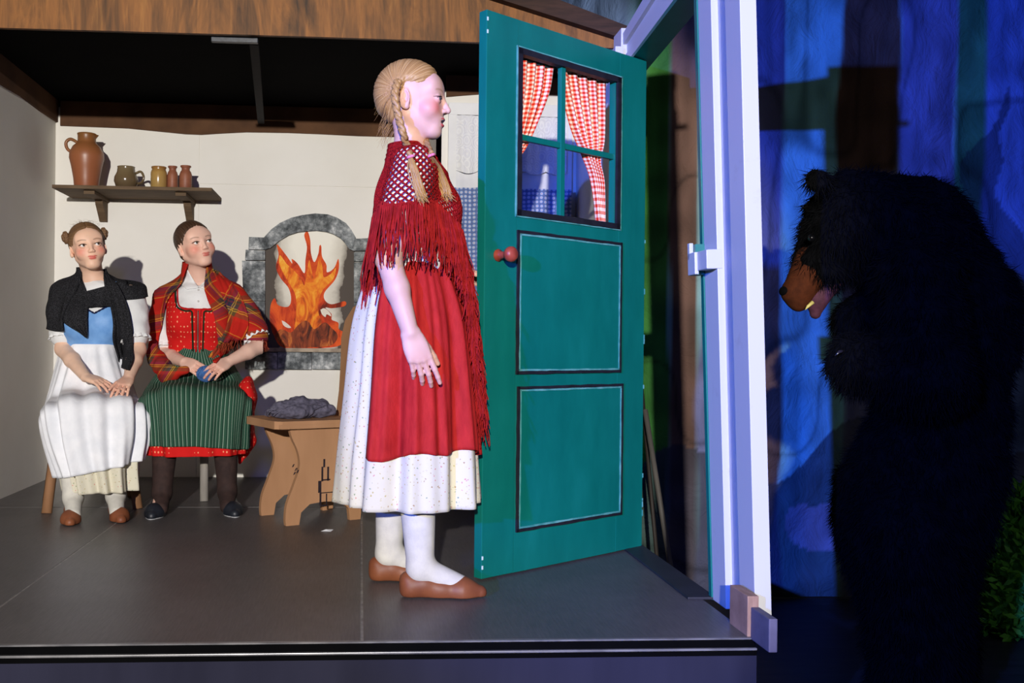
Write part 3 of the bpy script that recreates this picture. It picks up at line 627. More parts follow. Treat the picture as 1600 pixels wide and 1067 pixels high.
def field(prims, lo, hi, h):
    lo = np.array(lo, float); n = np.ceil((np.array(hi)-lo)/h).astype(int)+1
    D = np.full(n, .25, np.float32); ax = [lo[i]+h*np.arange(n[i]) for i in range(3)]
    for q in prims:
        k = q[5]; pad = k+3*h
        if q[0] == 'c':
            b0 = np.minimum(q[1]-q[3], q[2]-q[4])-pad; b1 = np.maximum(q[1]+q[3], q[2]+q[4])+pad
        else:
            r = q[2].max() if q[3] is not None else q[2]; b0 = q[1]-r-pad; b1 = q[1]+r+pad
        i0 = np.clip(np.floor((b0-lo)/h).astype(int), 0, n); i1 = np.clip(np.ceil((b1-lo)/h).astype(int)+1, 0, n)
        if np.any(i1 <= i0): continue
        sl = tuple(slice(a, b) for a, b in zip(i0, i1))
        X = (ax[0][sl[0]][:, None, None]).astype(np.float32); Y = (ax[1][sl[1]][None, :, None]).astype(np.float32); Z_ = (ax[2][sl[2]][None, None, :]).astype(np.float32)
        if q[0] == 'c':
            a, b = q[1], q[2]; ba = b-a; L = float(ba @ ba)+1e-12
            x, y, z = X-a[0], Y-a[1], Z_-a[2]
            t = np.clip((x*ba[0]+y*ba[1]+z*ba[2])/L, 0, 1)
            d = np.sqrt((x-t*ba[0])**2+(y-t*ba[1])**2+(z-t*ba[2])**2)-(q[3]+(q[4]-q[3])*t)
        else:
            x, y, z = X-q[1][0], Y-q[1][1], Z_-q[1][2]
            if q[3] is not None:
                R = q[3]; x, y, z = (R[0, 0]*x+R[1, 0]*y+R[2, 0]*z, R[0, 1]*x+R[1, 1]*y+R[2, 1]*z, R[0, 2]*x+R[1, 2]*y+R[2, 2]*z)
            r = q[2]; k0 = np.sqrt((x/r[0])**2+(y/r[1])**2+(z/r[2])**2); k1 = np.sqrt((x/r[0]**2)**2+(y/r[1]**2)**2+(z/r[2]**2)**2)+1e-9
            d = k0*(k0-1)/k1
        A = D[sl]
        if q[6]: hh = np.maximum(k-np.abs(A+d), 0)/k; D[sl] = np.maximum(A, -d)+hh*hh*k*.25
        else: hh = np.maximum(k-np.abs(A-d), 0)/k; D[sl] = np.minimum(A, d)-hh*hh*k*.25
    return D, lo, ax
def nets(D, lo, h):
    S = D < 0; n = np.array(D.shape)
    c = np.zeros(n-1, np.int8)
    for i in (0, 1):
        for j in (0, 1):
            for k in (0, 1): c += S[i:n[0]-1+i, j:n[1]-1+j, k:n[2]-1+k]
    act = (c > 0) & (c < 8); idx = np.argwhere(act); ids = np.full(n-1, -1, np.int32); ids[act] = np.arange(len(idx))
    acc = np.zeros((len(idx), 3)); cnt = np.zeros(len(idx))
    cor = [(i, j, k) for i in (0, 1) for j in (0, 1) for k in (0, 1)]
    val = {q: D[idx[:, 0]+q[0], idx[:, 1]+q[1], idx[:, 2]+q[2]] for q in cor}
    for q in cor:
        for a in range(3):
            if q[a] == 0:
                q2 = list(q); q2[a] = 1; q2 = tuple(q2); va, vb = val[q], val[q2]; m = (va < 0) != (vb < 0)
                t = np.where(m, va/(va-vb+1e-20), 0); p = np.tile(np.array(q, float), (len(idx), 1)); p[:, a] = t
                acc[m] += p[m]; cnt[m] += 1
    V = lo+h*(idx+acc/cnt[:, None]); F = []
    for a in range(3):
        b, c_ = (a+1) % 3, (a+2) % 3
        s0 = [slice(None)]*3; s1 = [slice(None)]*3; s0[a] = slice(0, -1); s1[a] = slice(1, None)
        A, B = S[tuple(s0)], S[tuple(s1)]; e = np.argwhere(A != B)
        e = e[(e[:, b] > 0) & (e[:, c_] > 0) & (e[:, b] < n[b]-1) & (e[:, c_] < n[c_]-1)]
        def cid(db, dc):
            q = e.copy(); q[:, b] += db; q[:, c_] += dc; return ids[q[:, 0], q[:, 1], q[:, 2]]
        quad = np.stack([cid(-1, -1), cid(0, -1), cid(0, 0), cid(-1, 0)], -1)
        ins = A[e[:, 0], e[:, 1], e[:, 2]]; quad[~ins] = quad[~ins][:, ::-1]; F.append(quad)
    F = np.concatenate(F); F = F[(F >= 0).all(1)]
    return V, F
def sdfmesh(prims, h, lo=None, hi=None, clip=None, mod=None):
    if lo is None:
        b0 = np.min([np.minimum(q[1]-(q[3] if q[0] == 'c' else q[2].max()), (q[2]-q[4]) if q[0] == 'c' else q[1]) for q in prims if not q[6]], axis=0)
        b1 = np.max([np.maximum(q[1]+(q[3] if q[0] == 'c' else q[2].max()), (q[2]+q[4]) if q[0] == 'c' else q[1]) for q in prims if not q[6]], axis=0)
        lo, hi = b0-3*h, b1+3*h
    D, lo, ax = field(prims, lo, hi, h)
    if mod is not None: g = np.meshgrid(*ax, indexing='ij'); D = mod(D, *g).astype(np.float32)
    if clip is not None:
        g = np.meshgrid(*ax, indexing='ij'); D = np.maximum(D, clip(*g).astype(np.float32))
    return nets(D, lo, h)
def merge(parts):
    V, F, b = [], [], 0
    for v, f in parts: V.append(v); F.append(f+b); b += len(v)
    return np.concatenate(V), np.concatenate(F)
def vnormals(V, F):
    N = np.zeros_like(V); a, b, c, d = (V[F[:, i]] for i in range(4)); n = np.cross(c-a, d-b)
    for i in range(4): np.add.at(N, F[:, i], n)
    return N/(np.linalg.norm(N, axis=1, keepdims=True)+1e-12)
def vnoise3(p, seed):
    """value noise on points (n,3)"""
    rs = np.random.RandomState(seed); T = rs.rand(32, 32, 32); i = np.floor(p).astype(int); f = p-i; f = f*f*(3-2*f); r = 0
    for a in (0, 1):
        for b in (0, 1):
            for c in (0, 1):
                w_ = (f[:, 0] if a else 1-f[:, 0])*(f[:, 1] if b else 1-f[:, 1])*(f[:, 2] if c else 1-f[:, 2])
                r = r+w_*T[(i[:, 0]+a) % 32, (i[:, 1]+b) % 32, (i[:, 2]+c) % 32]
    return r
def wrinkle(V, F, amp, scale, seed=1, stretch=(1, 1, 1)):
    N = vnormals(V, F); return V+N*((vnoise3(V*np.array(stretch)*scale, seed)-.5)*2*amp)[:, None]
def bvh(*meshes):
    V, F = merge(meshes); return BVHTree.FromPolygons([tuple(x) for x in V], [tuple(x) for x in F])
def cast(tree, o, d, maxd=3):
    h = tree.ray_cast(Vector(o), Vector(d), maxd); return np.array(h[0]) if h[0] is not None else None

# ------------------------------------------------------------------ heads and hands (centimetres, x right, y forward, z up; origin between the eyes' height and the ears)
def head_prims(jaw=1.0, cheek=1.0, mouth_open=0.0, nose=1.0):
    p = [ell((0, -1.2, 2.9), (7.25, 8.9, 7.9), k=2), ell((0, 2.0, -2.2), (6.0*jaw, 6.7, 7.6), k=2.5),
         ell((0, 6.0, 3.0), (5.6, 2.2, 3.4), k=2.5),
         cone((-5.0*jaw, -.2, -4.6), (-1.7, 5.6, -8.3), 1.5*jaw, 1.6, 1.6), cone((5.0*jaw, -.2, -4.6), (1.7, 5.6, -8.3), 1.5*jaw, 1.6, 1.6),
         ell((0, 6.6, -8.6), (2.3, 1.9, 1.7), k=1.5),
         ell((-3.5, 5.3, -3.0), 2.7*cheek, k=1.6), ell((3.5, 5.3, -3.0), 2.7*cheek, k=1.6),
         ell((0, 6.9, -5.5), (2.5, 1.55, 1.8), k=2.4),
         ell((-3.1, 9.3, -.1), (1.9, 1.35, 1.15), k=1.1, sub=True), ell((3.1, 9.3, -.1), (1.9, 1.35, 1.15), k=1.1, sub=True),
         cone((0, 8.0, 1.3), (0, 10.0*nose, -2.3), .55, .75, .9), ell((0, 10.0*nose, -2.7), (.80, .80, .72), k=.6),
         ell((-.88, 9.0, -2.95), (.58, .8, .55), k=.5), ell((.88, 9.0, -2.95), (.58, .8, .55), k=.5),
         ell((0, 8.48, -5.05), (1.75, .70, .34), k=.5), ell((-.5, 8.75, -5.0), (.8, .5, .32), k=.4), ell((.5, 8.75, -5.0), (.8, .5, .32), k=.4),
         ell((0, 8.48, -5.92-mouth_open), (1.35, .78, .42), k=.5)]
    if mouth_open: p.append(ell((0, 9.0, -5.5-mouth_open*.5), (1.55, 1.0, .22+.42*mouth_open), k=.12, sub=True))
    for s in (-1, 1):
        p += [ell((s*3.1, 7.25, -.05), 1.42, k=.35), ell((s*3.1, 8.95, -.10), (1.68, .95, .68), k=.12, sub=True)]
        Re = RZ(s*-.35) @ RX(.12)
        p += [ell((s*7.05, -.9, -.9), (.75, 1.75, 2.9), Re, k=.5), ell((s*7.75, -.5, -.5), (.65, .95, 1.7), Re, k=.3, sub=True), ell((s*6.95, -.2, -3.0), (.6, .8, .9), k=.5)]
    p.append(ell((-.42, 9.7, -3.55), (.26, .4, .2), k=.15, sub=True)); p.append(ell((.42, 9.7, -3.55), (.26, .4, .2), k=.15, sub=True))
    return p
def hand_prims(w_, d, n, s, S=1.0, curl=(.3, .35, .25), spread=.05, thumb=(.6, .65, .35), tcurl=.3, fcurl=None):
    """w_: wrist, d: finger direction, n: palm normal, s: thumb side"""
    d = nrm(d); n = nrm(np.array(n)-d*np.dot(n, d)); s = nrm(np.array(s)-d*np.dot(s, d)-n*np.dot(s, n)); w_ = np.array(w_, float)
    P_ = []; offs = (.027, .009, -.009, -.026); lens = ((.040, .025, .020), (.044, .028, .021), (.041, .026, .020), (.032, .020, .018))
    reach = (.082, .086, .082, .074)
    for i in range(4):
        base = w_+S*(d*reach[i]+s*offs[i]); P_.append(cone(w_+S*(s*offs[i]*.62+d*.004), base, .0135*S, .0105*S, .010*S))
        c = fcurl[i] if fcurl else curl; dd = nrm(d+s*spread*(1.5-i)); a = 0; p = base
        for j in range(3):
            a += c[j]; dir_ = dd*math.cos(a)+n*math.sin(a); q = p+dir_*lens[i][j]*S
            P_.append(cone(p, q, (.0088-.0007*j-(.0008 if i == 3 else 0))*S, (.0081-.0009*j-(.0008 if i == 3 else 0))*S, .0025*S)); p = q
    P_.append(ell(w_+S*(d*.045-n*.002), (.034*S, .040*S, .0125*S), np.stack([s, d, n], -1), k=.012))
    tb = w_+S*(d*.020+s*.020+n*.004); td = nrm(d*thumb[0]+s*thumb[1]+n*thumb[2]); p = tb
    for j, L in enumerate((.042, .032, .025)):
        dir_ = nrm(td+(d*.6+n*.5-s*.45)*tcurl*j); q = p+dir_*L*S; P_.append(cone(p, q, (.0135, .0098, .0088)[j]*S, (.0105, .0092, .0072)[j]*S, .006*S if j == 0 else .003*S)); p = q
    return P_

SKIN = NT('skin', .5, .35)
_a = SKIN.node('ShaderNodeVertexColor', layer_name='Col'); SKIN.color(_a.outputs[0]); SKIN.b.inputs['Subsurface Weight'].default_value = .12; SKIN.b.inputs['Subsurface Radius'].default_value = (.012, .005, .003); SKIN.b.inputs['Subsurface Scale'].default_value = 1.0
SKIN.bump(SKIN.noise(SKIN.coord('Object'), 260, 2), .05, .0005); SKIN = SKIN.m
def lerp(c, k, d): return c*(1-k[:, None])+np.array(d)[None]*k[:, None]
def ss(a, b, x): t = np.clip((x-a)/(b-a+1e-9), 0, 1); return t*t*(3-2*t)
def skin_colors(V, F, fr, base, lip, blush, brow, hands=(), mouth_open=0.0, browz=2.0):
    C = np.tile(np.array(lin(base)), (len(V), 1)); L = fr.inv(V); x, y, z = L.T; ax_ = np.abs(x)
    C *= (1+.08*(vnoise3(V*60, 5)-.5))[:, None]
    face = (y > 3) & (np.linalg.norm(L, axis=1) < 15)
    k = np.exp(-((ax_-4.3)/2.0)**2-((z+2.6)/1.9)**2)*face; C = lerp(C, .75*k, lin(blush))
    # lips
    up = ss(1.3, .75, (x/1.95)**2+((z+5.13+.10*np.cos(x*2.4))/.40)**2); lo_ = ss(1.3, .75, (x/1.55)**2+((z+5.90+mouth_open)/.52)**2)
    kl = np.maximum(up, lo_)*((y > 6.5) & face); C = lerp(C, .85*kl, lin(lip))

    if mouth_open:
        km = ((x/1.5)**2+((z+5.5+mouth_open*.5)/(.25+.40*mouth_open))**2 < 1)*face*(y > 5)*(y < 8.9); C = lerp(C, .95*km.astype(float), lin((128, 52, 52)))
        kt = (ax_ < 1.3)*(z > -5.5-.35*mouth_open)*(z < -5.2)*face*(y > 5); C = lerp(C, .9*kt.astype(float), lin((226, 216, 206)))
    # brows
    bz = browz+.35*np.cos((ax_-3.3)*.75)-.02*(ax_-3.3)**2; kb = ss(.42, .12, np.abs(z-bz))*ss(1.1, 1.9, ax_)*ss(5.4, 4.6, ax_)*face; C = lerp(C, .62*kb, lin(brow))
    # lash line
    e = ((ax_-3.1)/1.70)**2+((z+.08)/.80)**2; C = lerp(C, .8*(ss(1.35, .95, e)*face*(z > .12)), lin((52, 34, 28)))
    for p, nv in hands:
        dd = np.linalg.norm(V-np.array(p), axis=1); C = lerp(C, .38*ss(.12, .03, dd), lin((222, 150, 128)))
    return C
m_eye = NT('eye', .12, .6); _a = m_eye.node('ShaderNodeVertexColor', layer_name='Col'); m_eye.color(_a.outputs[0]); m_eye = m_eye.m
def eyes(fr, parent, gaze, iris):
    for s in (-1, 1):
        n, m = 40, 28; th = np.linspace(0, PI, m); ph = np.linspace(0, 2*PI, n, endpoint=False); T, PH = np.meshgrid(th, ph, indexing='ij')
        g = nrm(gaze); a = nrm(np.cross(g, [0, 0, 1])); b = np.cross(a, g)
        D = np.cos(T)[..., None]*g+np.sin(T)[..., None]*(np.cos(PH)[..., None]*a+np.sin(PH)[..., None]*b)
        L = np.array([s*3.1, 7.22, -.06])+1.30*D; V = fr.o+(L*fr.s) @ fr.R.T
        C = np.tile(np.array(lin((232, 228, 224))), (m*n, 1)); t = np.degrees(T).ravel(); C[t < 27] = lin(iris); C[(t > 22) & (t < 27)] = np.array(lin(iris))*.45; C[t < 11] = lin((10, 8, 8))
        v, f, uv = gridmesh(V, closed=True); obj('eye', v, f, m_eye, parent, vcol=C)
        xs = np.linspace(-1.68, 1.68, 13); pts = []
        for x in xs:
            z = .66*(1-(x/1.68)**2)-.08+.05*x*s; yy = 7.25+math.sqrt(max(1.50**2-x*x*.75-z*z, .2)); pts.append(fr.pt((s*3.1+x, yy, z)))
        MB().tube(pts, [.0004+.0009*math.sin(PI*(.1+.85*i/12)) for i in range(13)], 6).build('eyelashes', m_lash, parent, True)
m_lash = mk('dark_lashes', (40, 27, 22), (30, 20, 18), .7, .2)
def hair_mat(name, dark, mid, light, rough=.42):
    t = NT(name, rough, .4); v = t.coord('UV', (46, .7, 1)); f = t.noise(v, 1.0, 5, .6); t.color(t.ramp(f, [(.3, dark), (.5, mid), (.7, light)])); t.bump(f, .25, .002)
    return t.m
def hair_cap(fr, parent, mat, line, grow=.55, h=.0025, extra=(), part=True, groove=.0014, focus=None):
    """line: hairline heights (y, z) pairs in head centimetres"""
    ly, lz = zip(*line)
    pr = [fr.prim(q) for q in [ell((0, -1.2, 2.9), (7.25+grow, 8.9+grow, 7.9+grow), k=2), ell((0, 1.5, .5), (6.55+grow*.6, 7.2+grow*.4, 6.6), k=2), ell((0, 5.7, 3.6), (5.5+grow*.5, 2.4+grow*.6, 3.5+grow*.5), k=2.2), ell((0, -4.6, -3.5), (5.4, 4.0, 4.5), k=2)]+list(extra)]
    c0 = fr.o; rad = 15*fr.s
    def clip(D, X, Y, Z_):
        L = (np.stack([X-fr.o[0], Y-fr.o[1], Z_-fr.o[2]], -1) @ fr.R)/fr.s
        hz = np.interp(L[..., 1]-.035*L[..., 0]**2*(L[..., 1] > 2), ly, lz); return D+(grow+.35)*fr.s*(1-ss(0, 2.0, (L[..., 2]-hz)*.6))+np.clip((hz-L[..., 2])*.5, 0, 9)*fr.s
    V, F = sdfmesh(pr, h, c0-rad, c0+rad, None, clip)
    L = fr.inv(V); r = np.linalg.norm(L-np.array([0, -1, 2]), axis=1)
    u = np.arcsin(np.clip(L[:, 0]/(r+1e-6), -1, 1)); vv = np.arctan2(L[:, 2]-2, L[:, 1]+1)
    if focus is not None:
        u = np.arctan2(L[:, 2]-focus[1], L[:, 1]-focus[0])*1.0*np.sign(L[:, 0]); vv = np.hypot(L[:, 2]-focus[1], L[:, 1]-focus[0])*.1
    N = vnormals(V, F); g = (vnoise3(np.stack([u*38, vv*.55, u*0], -1), 9)-.5)*2*groove
    if part: g -= .003*np.exp(-(L[:, 0]/.22)**2)*(L[:, 1] > -3)
    return obj('hair', V+N*g[:, None], F, mat, parent, uv=np.stack([u, vv], -1))
def braid(mb, path, r, turns, strand):
    pts = smoothpath(path, 14); m = len(pts)
    for s in range(3):
        out = []; rr = []
        for i, p in enumerate(pts):
            t = i/(m-1); tg = nrm(pts[min(i+1, m-1)]-pts[max(i-1, 0)]); a = nrm(np.cross(tg, [.05, 1, .02])); b = np.cross(tg, a); ph = 2*PI*turns*t+s*2*PI/3
            k = r*(1-.25*t); out.append(p+a*k*math.sin(ph)+b*k*.55*math.sin(2*ph)); rr.append(strand*(1-.25*t)*(.82+.3*abs(math.cos(ph))))
        mb.tube(out, rr, 8)

# ------------------------------------------------------------------ cloth tools
def loft(rings, M=70, N=200, arc=None, vr=(0, 1), grow=0.0, folds=None, uvs=(1, 1), lift=None):
    """rings: (x, y, z, tilt, half width, half depth, exponent, fold amplitude), from waist to hem"""
    R_ = np.array(rings, float); k = np.arange(len(R_)); T = np.linspace(vr[0], vr[1], M)*(len(R_)-1)
    Rs = np.zeros((M, R_.shape[1]))
    pp = np.array(smoothpath(R_, 24)); tt = np.linspace(0, len(R_)-1, len(pp))
    for c in range(R_.shape[1]): Rs[:, c] = np.interp(T, tt, pp[:, c])
    a0, a1 = arc if arc else (-PI/2, 3*PI/2); A = np.linspace(a0, a1, N, endpoint=arc is not None)
    G = np.zeros((M, N, 3)); U = np.zeros((M, N, 2)); folds = folds or [(9, 0, 1), (17, 1.3, .5), (26, 2.1, .3)]
    for i in range(M):
        x, y, z, tl, hw, hd, ex, fa = Rs[i]
        ca, sa = np.cos(A), np.sin(A); e = 2/ex; cx = np.sign(ca)*np.abs(ca)**e; sy = np.sign(sa)*np.abs(sa)**e
        fo = sum(w_*np.sin(n*A+p+.4*math.sin(T[i]*1.1+p)) for n, p, w_ in folds)*fa
        rx = hw+grow+fo; ry = hd+grow+fo; e2 = np.array([0, math.cos(tl), math.sin(tl)])
        G[i] = np.array([x, y, z])+(cx*rx)[:, None]*np.array([1, 0, 0])+(sy*ry)[:, None]*e2
        U[i] = np.stack([A*uvs[0], np.full(N, T[i]*uvs[1])], -1)
    if lift is not None: G = lift(G, A, T)
    return G, U
def loftobj(name, mat, parent, G, U, closed, thick=.003):
    v, f, uv = gridmesh(G, U, closed)
    o = obj(name, v, f, mat, parent, uv=uv)
    if thick: md = o.modifiers.new('thickness', 'SOLIDIFY'); md.thickness = thick; md.offset = 1
    return o
def blur(R_, it=1, wrap=False):
    for _ in range(it):
        a = np.pad(R_, ((1, 1), (1, 1)), mode='edge')
        if wrap: a[:, 0] = a[:, -2]; a[:, -1] = a[:, 1]
        R_ = (a[1:-1, 1:-1]*2+a[:-2, 1:-1]+a[2:, 1:-1]+a[1:-1, :-2]+a[1:-1, 2:])/6
    return R_
def drape(tree, axis, TH, Z_, off=.01, slope=.25, it=3, rmax=.6, default=.06):
    """cloth hung round a vertical axis: TH, Z_ are (m,n) arrays of angle and height, top row first; returns points"""
    m, n = TH.shape; Rr = np.zeros((m, n))
    for i in range(m):
        for j in range(n):
            d = np.array([math.cos(TH[i, j]), math.sin(TH[i, j]), 0]); o = np.array([axis[0], axis[1], Z_[i, j]])
            h = cast(tree, o+d*rmax, -d, rmax); Rr[i, j] = np.hypot(*(h-o)[:2]) if h is not None else default
    raw = Rr+off; C = raw.copy()
    for i in range(1, m): C[i] = np.maximum(C[i], C[i-1]-slope*np.abs(Z_[i]-Z_[i-1]))
    S_ = blur(C, it); C = np.maximum(S_, raw)
    C = blur(C, 1); C = np.maximum(C, raw-.002)
    return np.stack([axis[0]+C*np.cos(TH), axis[1]+C*np.sin(TH), Z_], -1)
def patch(tree, left, right, off=.008, m=40, n=24, d=(0, -1, 0), far=1.0, it=2, amp=0, waves=4, miss=None):
    """cloth strip laid on the body from the front: left/right edges given as (x, z) lists in body space"""
    Lp = np.array(smoothpath([(*p, 0) for p in left], 12)); Rp = np.array(smoothpath([(*p, 0) for p in right], 12))
    tl = np.linspace(0, 1, len(Lp)); tr = np.linspace(0, 1, len(Rp)); T = np.linspace(0, 1, m)
    X = np.zeros((m, n)); Z_ = np.zeros((m, n)); Yy = np.full((m, n), np.nan)
    for i, t in enumerate(T):
        a = [np.interp(t, tl, Lp[:, c]) for c in (0, 1)]; b = [np.interp(t, tr, Rp[:, c]) for c in (0, 1)]
        for j in range(n):
            s = j/(n-1); X[i, j] = a[0]+(b[0]-a[0])*s; Z_[i, j] = a[1]+(b[1]-a[1])*s
            h = cast(tree, (X[i, j], far, Z_[i, j]), d, 2*far)
            if h is not None: Yy[i, j] = h[1]
    if np.isnan(Yy).any():
        fill = miss if miss is not None else np.nanmin(Yy); 
        for i in range(m):
            for j in range(n):
                if np.isnan(Yy[i, j]): Yy[i, j] = Yy[i-1, j]-.002 if i else fill
    raw = Yy+off; B = blur(raw, it); Yf = np.maximum(B, raw-.001)
    if amp: s = np.linspace(0, 1, n); Yf = Yf+amp*(1+np.sin(s*2*PI*waves+.3))[None]*np.linspace(.5, 1, m)[:, None]
    U = np.stack([X*1.0, Z_*1.0], -1)
    return np.stack([X, Yf, Z_], -1), U
def knit(name, c1, c2, scale=220, rough=.95, holes=False):
    t = NT(name, rough, .05); v = t.coord('Object'); vo = t.node('ShaderNodeTexVoronoi'); vo.inputs['Scale'].default_value = scale; t.link(v, vo.inputs['Vector'])
    t.color(t.ramp(vo.outputs['Distance'], [(.1, c2), (.6, c1)])); t.bump(vo.outputs['Distance'], .9, -.004); return t.m
def floral(name, base, dots, scale=60, kind='Object', thr=.26):
    t = NT(name, .85, .1); v = t.coord(kind); vo = t.node('ShaderNodeTexVoronoi'); vo.inputs['Scale'].default_value = scale; vo.inputs['Randomness'].default_value = .9
    t.link(t.coord(kind), vo.inputs['Vector']); m = t.math('LESS_THAN', t.math('ADD', vo.outputs['Distance'], t.math('MULTIPLY', t.noise(t.coord(kind), scale*3, 2), .6)), thr+.3); sep = t.node('ShaderNodeSeparateColor'); t.link(vo.outputs['Color'], sep.inputs[0])
    st = [(i/len(dots), c) for i, c in enumerate(dots)]; col_ = t.ramp(sep.outputs[0], st, 'CONSTANT'); t.color(t.mix(m, base, col_)); return t.m
def strands(mb, roots, length, r=.0022, sway=.012, seg=6, seed=3, out=None, k=3):
    rnd = random.Random(seed)
    for i, p in enumerate(roots):
        L = length[i] if hasattr(length, '__len__') else length; L *= rnd.uniform(.82, 1.15); ph = rnd.uniform(0, 6.28); ax_ = rnd.uniform(-1, 1)*sway; ay = rnd.uniform(-1, 1)*sway; fq = rnd.uniform(4, 9)
        o_ = out[i] if out is not None else (0, 0)
        pts = [(p[0]+ax_*t+.35*sway*math.sin(fq*t+ph)*t+o_[0]*math.sin(t*1.6), p[1]+ay*t+.35*sway*math.cos(fq*t+ph)*t+o_[1]*math.sin(t*1.6), p[2]-L*t) for t in [q/seg for q in range(seg+1)]]
        mb.tube(pts, [r*(1-.45*q/seg) for q in range(seg+1)], k, False)
def person(label, loc, rz, group=None):
    o = empty('person', loc, rz); tag(o, label, 'person', group); return o
def to_local(o, p):
    q = np.array(p, float)-np.array(o.location); return RZ(-o.rotation_euler[2]) @ q
# ================================================================== people
def torso_prims(pel, chest, neck, sR, sL, g=0.0, bust=.0, w=1.0):
    pel, chest, neck, sR, sL = (np.array(q, float) for q in (pel, chest, neck, sR, sL)); mid = (pel*.55+chest*.45)
    p = [ell(pel, (.150*w+g, .112*w+g, .115+g), k=.05), ell(mid, (.118*w+g, .088*w+g, .13+g), k=.05), ell(chest, (.140*w+g, .100*w+g, .165+g), k=.05),
         cone(sR*.86+sL*.14, sL*.86+sR*.14, .050+g, .050+g, .04), cone(neck+(0, -.01, .0), sR*.8+neck*.2-(0, 0, .012), .042+g*.6, .036+g, .03), cone(neck+(0, -.01, .0), sL*.8+neck*.2-(0, 0, .012), .042+g*.6, .036+g, .03)]
    if bust:
        for s in (-1, 1): p.append(ell(chest+(s*.062*w, .075*w, -.005), (.055+g, .045+g, .060+g), k=.04))
    return p
def leg_prims(hip, knee, ank, toe, g=0.0, k=.02):
    hip, knee, ank, toe = (np.array(q, float) for q in (hip, knee, ank, toe)); calf = knee*.68+ank*.32+nrm(np.cross(ank-knee, [1, 0, 0]))*.012
    return [cone(hip, knee, .080+g, .054+g, k), cone(knee, calf, .054+g, .052+g, k), cone(calf, ank, .052+g, .034+g, k), cone(ank, toe, .032+g, .024+g, k)]
def arm_prims(s, e, w_, g=0.0): return [cone(s, e, .046+g, .036+g, .02), cone(e, np.array(e)*.6+np.array(w_)*.4, .036+g, .034+g, .015), cone(np.array(e)*.6+np.array(w_)*.4, w_, .034+g, .0235+g, .015)]
def blocks(prims, boxes): return merge([sdfmesh(prims, h, np.array(lo), np.array(hi)) for lo, hi, h in boxes])
def around(pts, pad):
    pts = np.array(pts); return pts.min(0)-pad, pts.max(0)+pad
def fix_open(V, F): return V, F
def shoe(name, heel, toe, mat, parent, width=.040, h=.06, sole=None, opening=True):
    heel, toe = np.array(heel, float), np.array(toe, float); d = nrm(toe-heel); L = np.linalg.norm(toe-heel); s = np.array([d[1], -d[0], 0])
    pt = lambda t, z, x=0: heel+d*t*L+s*x+np.array([0, 0, z])
    pr = [cone(pt(.12, .030), pt(.45, .024), width*.80, width*.80, .02), cone(pt(.45, .022), pt(.72, .018), width*.82, width*.98, .02), cone(pt(.72, .018), pt(.93, .013), width*.95, width*.55, .02), cone(pt(.06, .022), pt(.05, .052), width*.62, width*.60, .02), ell(pt(.25, .045), (width*.8, width*.9, .03), k=.02)]
    if opening: pr += [ell(pt(.36, .085), (L*.26, width*.66, .042), np.stack([d, -s, np.array([0, 0, 1])], -1), k=.006, sub=True)]
    V, F = sdfmesh(pr, .003, clip=lambda X, Y, Z_: .0035-Z_)
    o = obj(name, V, F, mat, parent)
    if sole is not None:
        V2 = []; 
        for a in np.linspace(0, 2*PI, 28, endpoint=False):
            t = .5+.52*math.cos(a); ww = width*(.80+.22*math.exp(-((t-.72)/.22)**2)); V2.append(pt(t, 0, ww*math.sin(a)*(1 if 0 < t < 1 else .9)))
        MB().add([(p[0], p[1], .0005) for p in V2]+[(p[0], p[1], .013) for p in V2], [tuple(range(27, -1, -1)), tuple(range(28, 56))]+[(i, (i+1) % 28, 28+(i+1) % 28, 28+i) for i in range(28)]).build('sole', sole, o)
    return o
HAIRLINE = [(-10, -7.5), (-5, -6.5), (-1.5, -3.2), (.6, -.3), (3.0, 2.2), (5.0, 4.8), (7.5, 7.0), (10, 8.5)]
m_whitecot = NT('white_cotton', .85, .12); _v = m_whitecot.coord('Object'); m_whitecot.color(m_whitecot.ramp(m_whitecot.noise(_v, 8, 3), [(.3, (222, 222, 220)), (.7, (234, 234, 232))])); m_whitecot.bump(m_whitecot.noise(_v, 38, 4), .35, .006); m_whitecot = m_whitecot.m
m_sock = mk('white_knee_sock', (214, 210, 198), (202, 198, 188), .9, .1, 30, bump=.2, bscale=300)
m_tan = mk('tan_leather_slipper', (134, 78, 48), (116, 64, 40), .5, .35, 14, bump=.1)
m_cream = floral('cream_floral_cotton', (214, 208, 186), [(176, 150, 110), (140, 156, 120), (206, 150, 140), (190, 176, 120), (206, 196, 160)], 85, thr=.20)

# ------------------------------------------------------------------ girl in the red shawl
S = person('girl standing in red crocheted shawl, red apron and blonde braids at the teal door', (.16, 2.93, 0), -PI/2)
pel, chest, neck = (0, -.01, .93), (0, -.005, 1.15), (0, -.012, 1.315)
sR, sL = (.155, -.012, 1.262), (-.155, .0, 1.265)
eR, wR_ = (.222, -.085, .985), to_local(S, P(641, 520, 2.672)); eL, wL_ = (-.215, -.02, 1.0), (-.215, .125, .972)
hipR, kneeR, anR = (.085, 0, .88), (.09, .02, .48), to_local(S, P(657, 895, 2.83)); hipL, kneeL, anL = (-.085, 0, .88), (-.085, -.03, .48), to_local(S, P(607, 875, 3.03))
anR[2] = .085; anL[2] = .085
hf = Frame((.0, -.010, 1.488), RZ(-.24) @ RX(-.04), .0110)
hp = [hf.prim(q) for q in head_prims(.93, .96, .75)]
tip = to_local(S, P(669, 594, 2.665)); dR = nrm(tip-wR_)
fist = hand_prims(wR_, dR, (-.75, -.1, 0), (0, 1, .1), .98, fcurl=[(.10, .22, .15), (.32, .35, .2), (.38, .40, .25), (.45, .40, .25)], spread=.05, thumb=(.85, .35, .25), tcurl=.15)
handL = hand_prims(wL_, nrm(np.array([-.012, .10, -.004])), (.55, -.1, -.8), (.8, -.1, .5), .95, curl=(.15, .4, .4))
